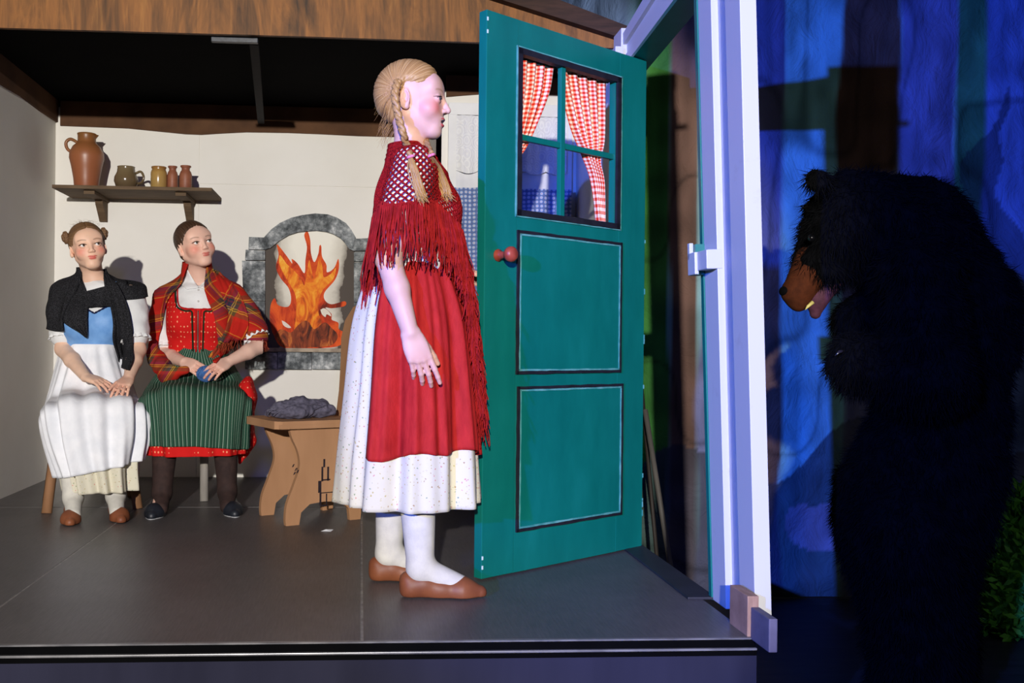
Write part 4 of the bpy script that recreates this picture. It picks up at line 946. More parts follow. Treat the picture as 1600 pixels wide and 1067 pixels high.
body = torso_prims(pel, chest, neck, sR, sL, 0, 1)+leg_prims(hipR, kneeR, anR, anR+(0, .11, -.05))+leg_prims(hipL, kneeL, anL, anL+(0, .11, -.05))+arm_prims(sR, eR, wR_)+arm_prims(sL, eL, wL_)+[cone(neck, hf.pt((0, -1.2, -4)), .047, .046, .03)]+hp+fist+handL
bl = blocks(body, [around([hf.o], .165)+(.0024,), ((-.30, -.25, .0), (.30, .25, 1.36), .006), around([eR, wR_, tip], .06)+(.0024,), around([wL_, np.array(wL_)+(-.02, .16, -.01)], .05)+(.003,)])
C = skin_colors(*bl, hf, (224, 178, 160), (196, 50, 56), (236, 120, 112), (176, 130, 92), [(tip, 0)], .75, 2.05)
obj('body', bl[0], bl[1], SKIN, S, vcol=C)
eyes(hf, S, (.22, 1, -.10), (92, 96, 100))
m_blonde = hair_mat('blonde_hair', (118, 84, 48), (182, 138, 82), (220, 184, 126))
hair_cap(hf, S, m_blonde, [(-10, -6.5), (-6, -6), (-2.4, -3.6), (-.9, 2.2), (.6, 2.4), (2.6, 2.5), (4.6, 4.4), (6.6, 6.6), (10, 8.5)], .75, .0028, extra=[ell((0, -6.4, 1.0), (5.6, 4.0, 6.0), k=2)], focus=(-3.2, 1.5))
L_ = lambda px, py, Y: to_local(S, P(px, py, Y))
mb = MB(); rnd = random.Random(5)
for i in range(70):
    p = L_(606+rnd.uniform(-3, 12), 160+rnd.uniform(-25, 45), 2.93+rnd.uniform(-.06, .06)); q = smoothpath([p, p+(rnd.uniform(-.006, .006), -.010, -.018), p+(rnd.uniform(-.012, .012), -.020+rnd.uniform(-.008, .008), -.04), p+(rnd.uniform(-.015, .015), -.026+rnd.uniform(-.014, .014), -.06)], 5); mb.tube(q, [.0006*(1-.7*i_/15) for i_ in range(len(q))], 3, False)
mb.build('stray_hair', m_blonde, S, True, kind='stuff')
# blouse with short sleeves
bt = torso_prims(pel, chest, neck, sR, sL, .010, 1)+[cone(sR, np.array(sR)*.5+np.array(eR)*.5, .062, .066, .03), cone(sL, np.array(sL)*.45+np.array(eL)*.55, .060, .062, .03), ell((0, -.01, 1.325), (.066, .066, .02), k=.02)]
def clipS(X, Y, Z_): return np.maximum(.95-Z_, Z_-(1.335-.55*np.maximum(Y-.01, 0)-.02))
BV, BF = sdfmesh(bt, .006, clip=clipS); BV = wrinkle(BV, BF, .004, 26, 4)
obj('blouse', BV, BF, m_whitecot, S)
# skirt, inner layer tinted like the blue light, and apron
SK = [(0, -.012, 1.0, 0, .130, .098, 2, .001), (0, -.012, .93, 0, .165, .130, 2, .005), (0, -.010, .80, 0, .190, .165, 2, .008), (0, -.008, .60, 0, .205, .186, 2, .011), (0, -.008, .42, 0, .218, .204, 2, .013), (0, -.008, .268, 0, .226, .214, 2, .014)]
fS = [(8, .4, 1), (13, 1.9, .8), (21, 2.7, .4)]
G, U = loft(SK, 70, 240, folds=fS, uvs=(.25, .15)); sk = loftobj('skirt', m_cream, S, G, U, True)
G2, U2 = loft(SK, 40, 200, folds=fS, grow=-.010, vr=(.5, .99), uvs=(.25, .15)); loftobj('blue_light_layer', mk('blue_light_tint', (74, 84, 170), (60, 70, 150), .85, .1, 6), sk, G2, U2, True)  # inner layer coloured blue for the blue light in the hem's shade
m_redlin = NT('red_linen', .75, .15); _v = m_redlin.coord('Object'); _f = m_redlin.noise(m_redlin.coord('Object', (1, 1, .35)), 34, 5, .65); m_redlin.color(m_redlin.ramp(_f, [(.3, (156, 28, 27)), (.7, (184, 40, 37))])); m_redlin.bump(_f, .5, .007); m_redlin = m_redlin.m
def lift(G, A, T):
    G = G.copy(); e = np.clip((A-math.radians(-40))/.3, 0, 1)
    hem = .012*np.sin(A*3)+.01*np.cos(A*7); G[:, :, 2] += hem[None]*np.clip((T/5)[:, None], 0, 1)
    return G
G3, U3 = loft(SK, 60, 170, arc=(math.radians(-38), math.radians(216)), folds=fS+[(31, .5, .25), (44, 1.5, .15)], grow=.010, vr=(.04, .79), uvs=(.25, .15), lift=lift)
ap = loftobj('apron', m_redlin, S, G3, U3, False)
# shawl
tree = bvh(bl, (BV, BF))
nT, nZ = 150, 22
th = np.linspace(math.radians(100), math.radians(440), nT)     # from just past the front, round the left and back to the front
TH = np.tile(th, (nZ, 1)); fr_ = np.cos((th-PI/2))            # 1 in front, -1 behind
ztop = 1.350-.085*ss(.1, 1, fr_); zbot = 1.140-.05*ss(.3, 1, fr_)+.01*np.sin(th*5)-.02*ss(-.3, -1, fr_)
ZZs = ztop[None]+(zbot-ztop)[None]*np.linspace(0, 1, nZ)[:, None]
SG = drape(tree, (0, -.008), TH, ZZs, .012, .15, 4)
m_knitred = knit('red_crochet_yarn', (164, 30, 32), (126, 20, 22), 260)
m_redyarn = mk('red_wool_yarn', (166, 34, 34), (130, 24, 24), .9, .08, 30)
def samp(G, a, b):
    m, n = G.shape[:2]; x = min(max(a, 0), 1)*(n-1); y = min(max(b, 0), 1)*(m-1); i, j = min(int(y), m-2), min(int(x), n-2); fy, fx = y-i, x-j
    return G[i, j]*(1-fx)*(1-fy)+G[i, j+1]*fx*(1-fy)+G[i+1, j]*(1-fx)*fy+G[i+1, j+1]*fx*fy
mb = MB(); NL = 68; sl = .16
for dr in (-1, 1):
    for k in range(-12, NL+12):
        pts = []
        for q in range(17):
            b = q/16; a = k/NL+dr*sl*(b-.5)
            if 0 <= a <= 1: pts.append(samp(SG, a, b)+np.array([0, 0, 0]))
        if len(pts) > 2: mb.tube(pts, .0026, 5, False)
for b in (0, .06, .12, .18, 1.0): mb.tube([samp(SG, a, b) for a in np.linspace(0, 1, 150)], .0042, 5, False)
for a in (0, .012, .024, .976, .988, 1): mb.tube([samp(SG, a, b) for b in np.linspace(0, 1, 20)], .005, 5, False)
sw = mb.build('shawl', m_knitred, S, True)
# the close-worked collar and front edge of the shawl
ci = np.linspace(0, 1, 120); cg = np.array([[samp(SG, a, b) for a in ci] for b in np.linspace(0, .16, 6)]); v, f, uv = gridmesh(cg); obj('shawl_collar', v, f, m_knitred, sw, uv=uv)
for lo_a, hi_a in ((0, .13), (.885, 1)):
    cg = np.array([[samp(SG, a, b) for a in np.linspace(lo_a, hi_a, 30)] for b in np.linspace(0, 1, 24)]); N_ = np.array([0, -.0, 0]); v, f, uv = gridmesh(cg); o = obj('shawl_front', v, f, m_knitred, sw, uv=uv)
# fringe: the hem all round, then the long front corner
mb = MB(); roots = []; lens = []; out = []
rnd = random.Random(11)
for a in np.linspace(0, 1, 430):
    t = math.radians(100+340*a); frn = math.cos(t-PI/2); p = samp(SG, a, 1.0-.05*rnd.random()); roots.append(p+np.array([0, 0, .004])); lens.append(.155+.10*max(0, -frn)**2+.03*max(0, frn)); k = .018; out.append((k*math.cos(t), k*math.sin(t)))
    if rnd.random() < .6: roots.append(p+np.array([.005*math.cos(t), .005*math.sin(t), -.01*rnd.random()])); lens.append(lens[-1]*1.05); out.append((k*math.cos(t)*1.3, k*math.sin(t)*1.3))
    if frn < -.55: roots.append(p+np.array([0, 0, -.06])); lens.append(.22); out.append((k*math.cos(t)*.6, k*math.sin(t)*.6))
strands(mb, roots, lens, .0030, .016, 7, 4, out, 4)
mb.build('fringe', m_redyarn, sw, True, kind='stuff')
# long front corner: strip plus fringe
tg = []
for b in np.linspace(0, 1, 26):
    z = 1.12-.56*b; yc = .100+.085*b**.5; wd = .085*(1-.55*b); row = []
    for a in np.linspace(-1, 1, 12): row.append((.035+wd*a+.0*b, yc+.012-.035*(a*.5+.3)**2+.004*math.sin(9*b+5*a), z))
    tg.append(row)
v, f, uv = gridmesh(np.array(tg)); obj('shawl_corner', v, f, m_knitred, sw, uv=uv)
mb = MB(); roots = []; lens = []; out = []
for i in range(760):
    b = rnd.random()**1.1; a = rnd.uniform(-1, 1); z = 1.13-.52*b; wd = .105*(1-.45*b); roots.append((.035+wd*a, .112+.088*b**.5-.035*(a*.5+.3)**2+rnd.uniform(0, .012), z)); lens.append(.13+.05*rnd.random()); out.append((.008*a, .010))
strands(mb, roots, lens, .0026, .018, 6, 9, out, 4)
mb.build('fringe', m_redyarn, sw, True, kind='stuff')
tsh = bvh(gridmesh(SG)[:2], bl); camS = to_local(S, CAM)
def OS(px, py, off):
    """point on the shawl under a pixel, lifted off along the view ray"""
    d = nrm(to_local(S, CAM+ray(px, py))-camS); h = cast(tsh, camS, d, 6)
    return (h if h is not None else to_local(S, P(px, py, 2.85)))-d*off
mb = MB()
L_ = lambda px, py, Y: to_local(S, P(px, py, Y))
braid(mb, [L_(622, 128, 2.85), L_(617, 148, 2.825), L_(622, 180, 2.815), L_(630, 208, 2.80), OS(636, 228, .016), OS(641, 243, .014)], .0085, 4.2, .0088)
br = mb.build('braid', m_blonde, S, True)
def tail(a, b, r, seed, par, mid):
    mb = MB(); rnd = random.Random(seed); a, b = np.array(a), np.array(b)
    for i in range(70):
        o1 = np.array([rnd.gauss(0, .35), rnd.gauss(0, .35), 0])*r; o2 = np.array([rnd.gauss(0, .8), rnd.gauss(0, .8), rnd.gauss(0, .6)])*r
        q = smoothpath([a+o1*.5, a*.35+mid*.65+o1*1.5, mid*.4+b*.6+o1*1.3+o2*.4, b+o2], 3); mb.tube(q, [.002+.0007*math.sin(3*i_/9)-.0014*(i_/9)**2 for i_ in range(len(q))], 4, False)
    mb.build('loose_end', m_blonde, par, True)
m_pink = mk('pink_hair_band', (236, 140, 166), (220, 120, 150), .7, .2)
def band_(p, d, par): 
    d = nrm(d); mb = MB(); a = nrm(np.cross(d, [0, 1, .1])); b = np.cross(d, a); mb.tube([np.array(p)+.0085*(a*math.cos(t)+b*math.sin(t)) for t in np.linspace(0, 2*PI, 17)], .0042, 8); mb.build('hair_band', m_pink, par, True)
band_(OS(642, 245, .015), (0, .3, -1), br); tail(OS(642, 246, .015), OS(660, 312, .014), .011, 1, br, OS(650, 278, .017))
mb = MB(); braid(mb, [L_(661, 208, 2.96), L_(665, 222, 2.93), OS(673, 241, .012)], .0080, 2.0, .0085); br2 = mb.build('braid', m_blonde, S, True)
band_(OS(674, 243, .013), (0, .4, -1), br2); tail(OS(675, 246, .013), OS(700, 310, .013), .011, 2, br2, OS(689, 278, .017))
# socks and slippers
for (k_, a_, px0, py0, Yf, nm) in ((kneeR, anR, 0, 0, 0, 'R'), (kneeL, anL, 0, 0, 0, 'L')):
    V, F = sdfmesh(leg_prims(np.array(k_)+(0, 0, .05), np.array(k_)-(0, 0, .02), a_, np.array(a_)+(0, .12, -.052), .006)[1:], .004, clip=lambda X, Y, Z_: np.maximum(Z_-.44, .012-Z_)); obj('sock', V, F, m_sock, S)
    shoe('slipper', (a_[0], a_[1]-.050, 0), (a_[0]+.004, a_[1]+.192, 0), m_tan, S, .040)

# ------------------------------------------------------------------ seated girls, shared builder
def seated(label, loc, rz, J, hd, hargs, skin, iris, gaze, hands, scale=1.0, w=1.0, bust=1):
    o = person(label, loc, rz); lp = lambda q: to_local(o, P(*q)); j = {k: (lp(v) if len(v) == 3 and v[0] > 5 else np.array(v, float)) for k, v in J.items()}
    fr = Frame(lp(hd[0]), hd[1], hd[2]); hp = [fr.prim(q) for q in head_prims(*hargs)]
    hpr = []
    for side, hw in hands.items(): hpr += hand_prims(j['w'+side], *hw[0], **hw[1])
    tp = torso_prims(j['pel'], j['chest'], j['neck'], j['sR'], j['sL'], 0, bust, w)
    b = tp+leg_prims(j['hR'], j['kR'], j['aR'], j['tR'])+leg_prims(j['hL'], j['kL'], j['aL'], j['tL'])+arm_prims(j['sR'], j['eR'], j['wR'])+arm_prims(j['sL'], j['eL'], j['wL'])+[cone(j['neck'], fr.pt((0, -1.2, -4)), .050*w, .049*w, .03)]+hp+hpr
    tips = {s: j['w'+s]+nrm(hands[s][0][0])*.15 for s in 'RL'}
    bl = blocks(b, [around([fr.o], .16)+(.0026,), around([fr.o-(0, .01, .16)], .085)+(.004,), (np.array([-.30, -.20, .0]), np.array([.30, .62, j['neck'][2]-.02]), .008)]+[around([j['e'+s]*.7+j['w'+s]*.3, j['w'+s], tips[s]], .055)+(.0026,) for s in 'RL'])
    C = skin_colors(*bl, fr, *skin, [(tips[s], 0) for s in 'RL'], 0.0); obj('body', bl[0], bl[1], SKIN, o, vcol=C)
    eyes(fr, o, gaze, iris); return o, j, fr, bl
YA = 4.50
g1j = dict(pel=(0, 0, .49), chest=(0, .015, .835), neck=(0, .0, 1.025), sR=(105, 456, 4.53), sL=(203, 455, 4.48), eR=(99, 545, 4.44), eL=(215, 547, 4.40), wR=(134, 589, 4.26), wL=(201, 591, 4.24),
           hR=(.085, .02, .455), kR=(.105, .40, .44), aR=(.085, .40, .09), tR=(.09, .50, .035), hL=(-.085, .02, .455), kL=(-.105, .40, .44), aL=(-.085, .40, .09), tL=(-.09, .50, .035))
A, j1, f1, b1 = seated('girl seated by the left wall in black knitted shawl, blue bodice and white apron', (-1.235, 4.52, 0), PI+.30, g1j, ((137, 386, 4.47), RZ(.10) @ RX(.04) @ RY(.17), .0104), (.90, 1.0, 0, .93),
    ((236, 192, 164), (208, 84, 78), (226, 128, 108), (120, 86, 60)), (92, 76, 62), (-.42, 1, .18),
    {'R': (((-.62, .62, -.20), (-.05, -.25, -.95), (-.6, .6, .0)), dict(S=.86, curl=(.2, .3, .25), spread=.10, thumb=(.8, .5, .1))), 'L': (((.30, .75, -.34), (.05, -.35, -.9), (.8, .35, .0)), dict(S=.86, curl=(.2, .35, .25), spread=.10, thumb=(.75, .5, .1)))})
m_brunette = hair_mat('light_brown_hair', (70, 48, 32), (118, 86, 58), (156, 120, 84))
hair_cap(f1, A, m_brunette, HAIRLINE, .45, .003, focus=(-2.0, 5.2))
for s, c in ((1, (7.6, -2.0, 5.2)), (-1, (-7.6, -2.0, 5.2))):     # braided buns
    mb = MB()
    for ring, (rr, n) in enumerate(((2.0, 5), (.9, 3))):
        base = [f1.pt((c[0]+s*(.5+.8*ring), c[1]+rr*math.cos(t)*.9, c[2]+rr*math.sin(t))) for t in np.linspace(0, 2*PI, 13)]; braid(mb, base, .0058, n, .0062)
    b_ = mb.build('hair_bun', m_brunette, A, True)
    V, F = sdfmesh([f1.prim(ell((c[0]-s*.1, c[1], c[2]), (1.3, 2.3, 2.3), k=.5))], .003); obj('bun_core', V, F, m_brunette, b_, uv=V[:, :2])
mb = MB(); rnd = random.Random(3)
for i in range(40):
    t = rnd.uniform(-.9, .9); p = f1.pt((7.6*math.sin(t), 1+rnd.uniform(-2, 3), 2.9+7.9*math.cos(t))); mb.tube([p, p+(rnd.uniform(-.01, .01), .004, .008), p+(rnd.uniform(-.022, .022), .006, .010)], [.0004, .00035, .0002], 3, False)
mb.build('stray_hair', m_brunette, A, True, kind='stuff')
def sleeves(j, r1, r2, cut=.5, k=.03): 
    p = []
    for s in 'RL':
        a, e = j['s'+s], j['e'+s]; m_ = a*(1-cut)+e*cut; c = a*(1-cut*.5)+e*cut*.5; p += [cone(a, c, r1*1.02, r2*1.0, k), cone(c, m_, r2, r2*.98, k), cone(m_, m_+(e-a)*.06, r2*.98, r2*.90, .01)]
    return p
bt = torso_prims(j1['pel'], j1['chest'], j1['neck'], j1['sR'], j1['sL'], .009, 1)+sleeves(j1, .058, .066, .70)
V, F = sdfmesh(bt, .006, clip=lambda X, Y, Z_: np.maximum(np.where(np.abs(X) < .13, .62, .5)-Z_, Z_-(1.07-.55*np.maximum(Y+.02, 0)))); V1 = wrinkle(V, F, .006, 22, 3); B1 = (V1, F); obj('blouse', V1, F, m_whitecot, A)
def cuff(j, parent, r, cut, mat, n=60):
    for s in 'RL':
        a, e = j['s'+s], j['e'+s]; d = nrm(e-a); c0 = a+(e-a)*cut; u = nrm(np.cross(d, [0, 1, .2])); v_ = np.cross(d, u); rows = []
        for t, rr in ((-.012, r*.96), (0, r*.86), (.012, r*.94), (.024, r*1.0)): rows.append([c0+d*t+(rr+(.006 if t > .005 else .001)*math.sin(13*q))*(u*math.cos(q)+v_*math.sin(q)) for q in np.linspace(0, 2*PI, n, endpoint=False)])
        vv, ff, uv = gridmesh(np.array(rows), closed=True); oo = obj('cuff', vv, ff, mat, parent, uv=uv); md = oo.modifiers.new('t', 'SOLIDIFY'); md.thickness = .002
cuff(j1, A, .064, .76, m_whitecot)
m_sky = NT('light_blue_satin', .5, .3); _v = m_sky.coord('Object'); _f = m_sky.noise(_v, 22, 4); m_sky.color(m_sky.ramp(_f, [(.3, (100, 150, 210)), (.7, (124, 172, 226))])); m_sky.bump(_f, .3, .006); m_sky = m_sky.m
tp = torso_prims(j1['pel'], j1['chest'], j1['neck'], j1['sR'], j1['sL'], .016, 1)
neckline1 = lambda X, Y, Z_: np.where(Y > 0, np.where(np.abs(X) < .085, .875+.05*np.abs(X)/.085, 1.02), 1.0)
V, F = sdfmesh(tp, .005, clip=lambda X, Y, Z_: np.maximum(np.maximum(.66-Z_, (Z_-neckline1(X, Y, Z_))*.7), np.abs(X)-.128)); bd1 = obj('bodice', V, F, m_sky, A); BD1 = (V, F)
m_navytrim = mk('navy_scallop_trim', (30, 36, 70), (22, 28, 56), .8, .1)
tr1 = bvh(b1, B1, BD1)
mb = MB(); pts = []
for t in np.linspace(-1, 1, 25): 
    x = .086*t; z = .873+.05*abs(t); h = cast(tr1, (x, 1, z), (0, -1, 0)); pts.append(h+(0, .003, 0))
mb.tube(pts, [.0032+.0016*(i % 2) for i in range(25)], 8); mb.build('neckline_trim', m_navytrim, bd1, True)
# black knitted shawl
m_knitblk = knit('charcoal_knit', (34, 34, 36), (66, 66, 70), 210)
tr1 = bvh(b1, B1, BD1)
nT, nZ = 110, 40
th = np.linspace(math.radians(118), math.radians(408), nT); TH = np.tile(th, (nZ, 1)); side = np.cos(th)      # +1 her right, -1 her left
fr_ = np.sin(th)
ztop = 1.085-.05*ss(.55, .95, fr_)
zbot = np.where(side > 0, .80+.03*np.sin(th*3), .955+.02*np.sin(th*3)); zbot = np.interp(th, np.radians([118, 150, 180, 215, 270, 310, 350, 370, 390, 408]), [.93, .955, .965, .93, .80, .80, .815, .80, .79, .79])
Z2 = ztop[None]+(zbot-ztop)[None]*np.linspace(0, 1, nZ)[:, None]
G = drape(tr1, (0, -.01), TH, Z2, .016, .10, 4, .5)
G[:, :, :2] *= 1; nsh = (vnoise3(G.reshape(-1, 3)*24, 8)-.5).reshape(G.shape[:2]); G[:, :, 2] += 0; G += np.stack([np.cos(TH), np.sin(TH), 0*TH], -1)*(nsh*.012)[..., None]
v, f, uv = gridmesh(G); sw1 = obj('shawl', v, f, m_knitblk, A, uv=uv); md = sw1.modifiers.new('t', 'SOLIDIFY'); md.thickness = .006; md.offset = 1
tr1s = bvh(b1, B1, BD1, (v, f))
def strip(name, left, right, off, mat, parent, tree_, th_=.004, **kw):
    G, U = patch(tree_, left, right, off, **kw); v, f, uv = gridmesh(G, U); o = obj(name, v, f, mat, parent, uv=uv)
    if th_: md = o.modifiers.new('t', 'SOLIDIFY'); md.thickness = th_; md.offset = 0
    return o
lp1 = lambda px, py, Y=4.40: (lambda q: (q[0], q[2]))(to_local(A, P(px, py, Y)))
E = lambda pts, f_: [f_(*p) for p in pts]
# knotted collar roll, right lapel point and long left end
strip('shawl_lapel', E([(118, 428), (108, 450), (98, 478), (98, 502), (124, 520), (133, 527)], lp1), E([(127, 432), (134, 452), (137, 475), (136, 498), (136, 522), (135, 528)], lp1), .018, m_knitblk, sw1, tr1s, amp=.004, waves=3)
strip('shawl_end', E([(163, 424), (164, 448), (172, 478), (176, 505), (176, 530), (184, 556), (189, 575)], lp1), E([(172, 428), (186, 450), (198, 478), (204, 510), (205, 540), (204, 560), (196, 576)], lp1), .028, m_knitblk, sw1, tr1s, amp=.006, waves=3)
strip('shawl_knot', E([(131, 456), (136, 462), (136, 470), (136, 480)], lp1), E([(168, 446), (174, 456), (176, 468), (174, 478)], lp1), .026, m_knitblk, sw1, tr1s, amp=.005, waves=2)
# skirt and apron
def seat_rings(knee_y, hipz, kneez, hem_z, w_k, w_h, lapw, fold, hem_y, waist=.72):
    t3, t4, t5 = hipz+.090, (hipz+kneez)/2+.068, kneez+.058
    return [(0, .00, waist, 0, .122, .103, 2, .001), (0, .005, waist-.07, .20, .130, .110, 2.0, fold*.3), (0, .09, t3-.09, .85, lapw, .12, 2.4, fold*.5), (0, .25, t4-.085, 1.25, w_k*.97, .090, 2.4, fold*.5), (0, knee_y-.035, t5-.081, .95, w_k, .10, 2.4, fold*.7), (0, knee_y-.06, kneez-.11, .25, w_k*.97, .125, 2.3, fold), (0, hem_y, (kneez+hem_z)/2-.06, .05, (w_k+3*w_h)/4, .13, 2.2, fold*1.1), (0, hem_y-.01, hem_z, 0, w_h, .135, 2.2, fold*1.2)]
R1 = seat_rings(.44, .455, .44, .115, .186, .140, .168, .013, .37, .735)
R1 = [tuple([-.035*max(0, i-4)/3]+list(r[1:])) for i, r in enumerate(R1)]
fA = [(7, .3, .8), (12, 1.7, .8), (19, 2.9, .6)]
G, U = loft(R1, 90, 220, folds=fA, uvs=(.25, .1)); sk1 = loftobj('skirt', m_cream, A, G, U, True)
R1a = [list(r) for r in R1]
for r, gx in zip(R1a, (.004, .010, .020, .024, .022, .020, .014, .0)): r[4] += gx; r[5] += .006
m_apron = NT('white_apron_linen', .85, .12); _f = m_apron.noise(m_apron.coord('Object'), 16, 4); m_apron.color(m_apron.ramp(_f, [(.3, (226, 228, 232)), (.7, (240, 240, 242))])); m_apron.bump(_f, .4, .012); m_apron = m_apron.m
def lift1(G, A_, T):
    G = G.copy(); k = np.clip((T-5)/1.4, 0, 1)[:, None]; s = np.cos(A_)[None]; G[:, :, 2] += k*(-.045*s-.0); G[:, :, 1] += .004
    return G
G, U = loft(R1a, 80, 150, arc=(math.radians(-18), math.radians(198)), folds=fA, grow=.008, vr=(0, .87), uvs=(.25, .1), lift=lift1)
ap1 = loftobj('apron', m_apron, A, G, U, False); SKV1 = gridmesh(G)[:2]
G, U = loft([(0, .0, .745, 0, .137, .112, 2, 0), (0, .0, .71, 0, .142, .117, 2, 0)], 6, 120, uvs=(1, 1)); loftobj('waistband', m_apron, ap1, G, U, True, .004)
for s, nm in (('R', 1), ('L', -1)):
    a_ = j1['a'+s]; V, F = sdfmesh(leg_prims(j1['k'+s]+(0, 0, .02), j1['k'+s], a_, a_+(0, .10, -.055), .006)[1:], .004, clip=lambda X, Y, Z_: np.maximum(Z_-.42, .012-Z_)); obj('sock', V, F, m_sock, A)
    shoe('slipper', (a_[0], a_[1]-.045, 0), (a_[0]+nm*.015, a_[1]+.165, 0), m_tan, A, .038)

# ------------------------------------------------------------------ girl in the tartan shawl
g2j = dict(pel=(0, 0, .53), chest=(0, .015, .86), neck=(0, .0, 1.062), sR=(261, 466, 4.70), sL=(360, 462, 4.66), eR=(256, 553, 4.64), eL=(407, 540, 4.55), wR=(288, 566, 4.44), wL=(357, 565, 4.42),
           hR=(.09, .02, .50), kR=(.12, .40, .48), aR=(.140, .37, .085), tR=(.155, .46, .035), hL=(-.09, .02, .50), kL=(-.12, .40, .48), aL=(-.140, .37, .085), tL=(-.150, .46, .035))
B, j2, f2, b2 = seated('girl in tartan shawl, red bodice and green striped apron holding blue wool', (-.775, 4.65, 0), PI+.14, g2j, ((304, 383, 4.60), RZ(.46) @ RX(.10) @ RY(.22), .0107), (1.0, 1.05, 0, .93),
    ((234, 188, 166), (200, 92, 84), (228, 128, 106), (128, 92, 66)), (104, 100, 84), (-.30, 1, .16),
    {'R': (((-.55, .72, -.22), (-.55, -.55, -.6), (-.45, .4, .7)), dict(S=.88, curl=(.32, .45, .35), spread=.03, thumb=(.85, .25, .3))), 'L': (((.55, .66, -.30), (.35, -.6, -.7), (.45, .4, .7)), dict(S=.88, curl=(.35, .5, .4), spread=.08, thumb=(.85, .25, .3)))}, w=1.06)
m_dkhair = hair_mat('dark_brown_hair', (40, 28, 20), (70, 50, 36), (104, 80, 62))
hair_cap(f2, B, m_dkhair, HAIRLINE, .40, .003, extra=[ell((0, -10.2, 1.5), (3.0, 2.6, 3.0), k=1)])
bt = torso_prims(j2['pel'], j2['chest'], j2['neck'], j2['sR'], j2['sL'], .009, 1, 1.06)+sleeves(j2, .058, .062, .72)+[cone((-.03, .035, 1.075), (.03, .035, 1.075), .02, .02, .02)]
V, F = sdfmesh(bt, .005, clip=lambda X, Y, Z_: np.maximum(.6-Z_, Z_-(1.085-1.0*np.maximum(.07-np.abs(X), 0)*(Y > 0)))); V2 = wrinkle(V, F, .005, 24, 6); B2 = (V2, F); bo2 = obj('blouse', V2, F, m_whitecot, B)
cuff(j2, B, .062, .80, m_whitecot)
tr2 = bvh(b2, B2)
lp2 = lambda px, py, Y=4.56: (lambda q: (q[0], q[2]))(to_local(B, P(px, py, Y)))
# turned-down collar wings and buttons
for L2, R2_ in (([(288, 424), (281, 440), (292, 452)], [(292, 420), (303, 438), (311, 449)]), ([(328, 424), (322, 438), (313, 449)], [(333, 428), (336, 444), (330, 456)])): strip('collar', E(L2, lp2), E(R2_, lp2), .008, m_whitecot, bo2, tr2, m=16, n=10)
for py in (453, 471): 
    x, z = lp2(310, py); h = cast(tr2, (x, 1, z), (0, -1, 0)); mb = MB(); V_, F_ = sdfmesh([ell(h+(0, .003, 0), (.0045, .003, .0045), k=.001)], .001); obj('button', V_, F_, mk('pearl_button', (196, 190, 184), (180, 176, 170), .25, .6), bo2)
def dots(name, base, dot, nx=30, ny=30):
    t = NT(name, .8, .12); vo = t.node('ShaderNodeTexVoronoi'); vo.inputs['Scale'].default_value = 1; vo.inputs['Randomness'].default_value = .12; t.link(t.coord('Object', (nx, nx, ny)), vo.inputs['Vector'])
    m = t.math('LESS_THAN', vo.outputs['Distance'], .22); t.color(t.mix(m, base, dot)); t.bump(t.noise(t.coord('Object'), 30, 3), .25, .005); return t.m
m_reddot = dots('red_dotted_cotton', (204, 30, 28), (240, 150, 110), 66, 44)
tp = torso_prims(j2['pel'], j2['chest'], j2['neck'], j2['sR'], j2['sL'], .017, 1, 1.06)
def clip2(X, Y, Z_):
    nl = np.where(Y > 0, np.where(np.abs(X) < .098, .905+.0*X, .905+np.clip((np.abs(X)-.098)/.022, 0, 1)*.25), 1.02); return np.maximum(np.maximum(.66-Z_, (Z_-nl)*.6), np.abs(X)-.148)
V, F = sdfmesh(tp, .005, clip=clip2); bd2 = obj('bodice', V, F, m_reddot, B); BD2 = (V, F)
tr2 = bvh(b2, B2, BD2)
m_green = mk('dark_green_braid', (40, 52, 34), (30, 40, 26), .85, .1, 60)
m_redtrim = mk('plain_red_binding', (190, 34, 34), (176, 28, 28), .8, .1)
def trimline(pts, r, mat, par, nm, off=.003):
    out = []
    for x, z in [(p[0], p[1]) for p in smoothpath([(*q, 0) for q in pts], 10)]:
        h = cast(tr2, (x, 1, z), (0, -1, 0))
        if h is not None: out.append(h+(0, off, 0))
    if len(out) > 2: MB().tube(out, r, 6).build(nm, mat, par, True)
for s in (-1, 1):
    trimline([(s*.110, 1.04), (s*.106, .96), (s*.095, .912), (s*.06, .893), (s*.030, .890), (s*.026, .85), (s*.022, .70)], .0042, m_green, bd2, 'braid_trim')
    trimline([(s*.098, 1.04), (s*.096, .96), (s*.085, .915), (s*.05, .903), (s*.018, .901), (s*.010, .87), (s*.008, .70)], .0040, m_redtrim, bd2, 'edge_binding', .004)
trimline([(0, .895), (0, .80), (0, .69)], .0022, mk('teal_zip', (40, 120, 110), (30, 100, 92), .5, .4), bd2, 'front_fastening', .005)
# tartan
def tartan(name):
    t = NT(name, .9, .08); sep = t.node('ShaderNodeSeparateXYZ'); t.link(t.coord('UV', (4.4, 4.4, 1)), sep.inputs[0])
    st = [(0, (176, 36, 28)), (.24, (188, 42, 30)), (.34, (92, 74, 46)), (.46, (206, 160, 56)), (.49, (92, 74, 46)), (.52, (206, 160, 56)), (.545, (66, 48, 76)), (.62, (44, 50, 60)), (.68, (110, 40, 44)), (.73, (44, 46, 52)), (.78, (150, 40, 34)), (.83, (204, 130, 44)), (.86, (176, 36, 28))]
    a = t.ramp(t.math('FRACT', sep.outputs[0]), st, 'CONSTANT'); b = t.ramp(t.math('FRACT', sep.outputs[1]), st, 'CONSTANT'); t.color(t.mix(.5, a, b)); t.bump(t.noise(t.coord('Object'), 400, 2), .4, .002); return t.m
m_tartan = tartan('tartan_wool')
nT, nZ = 120, 30
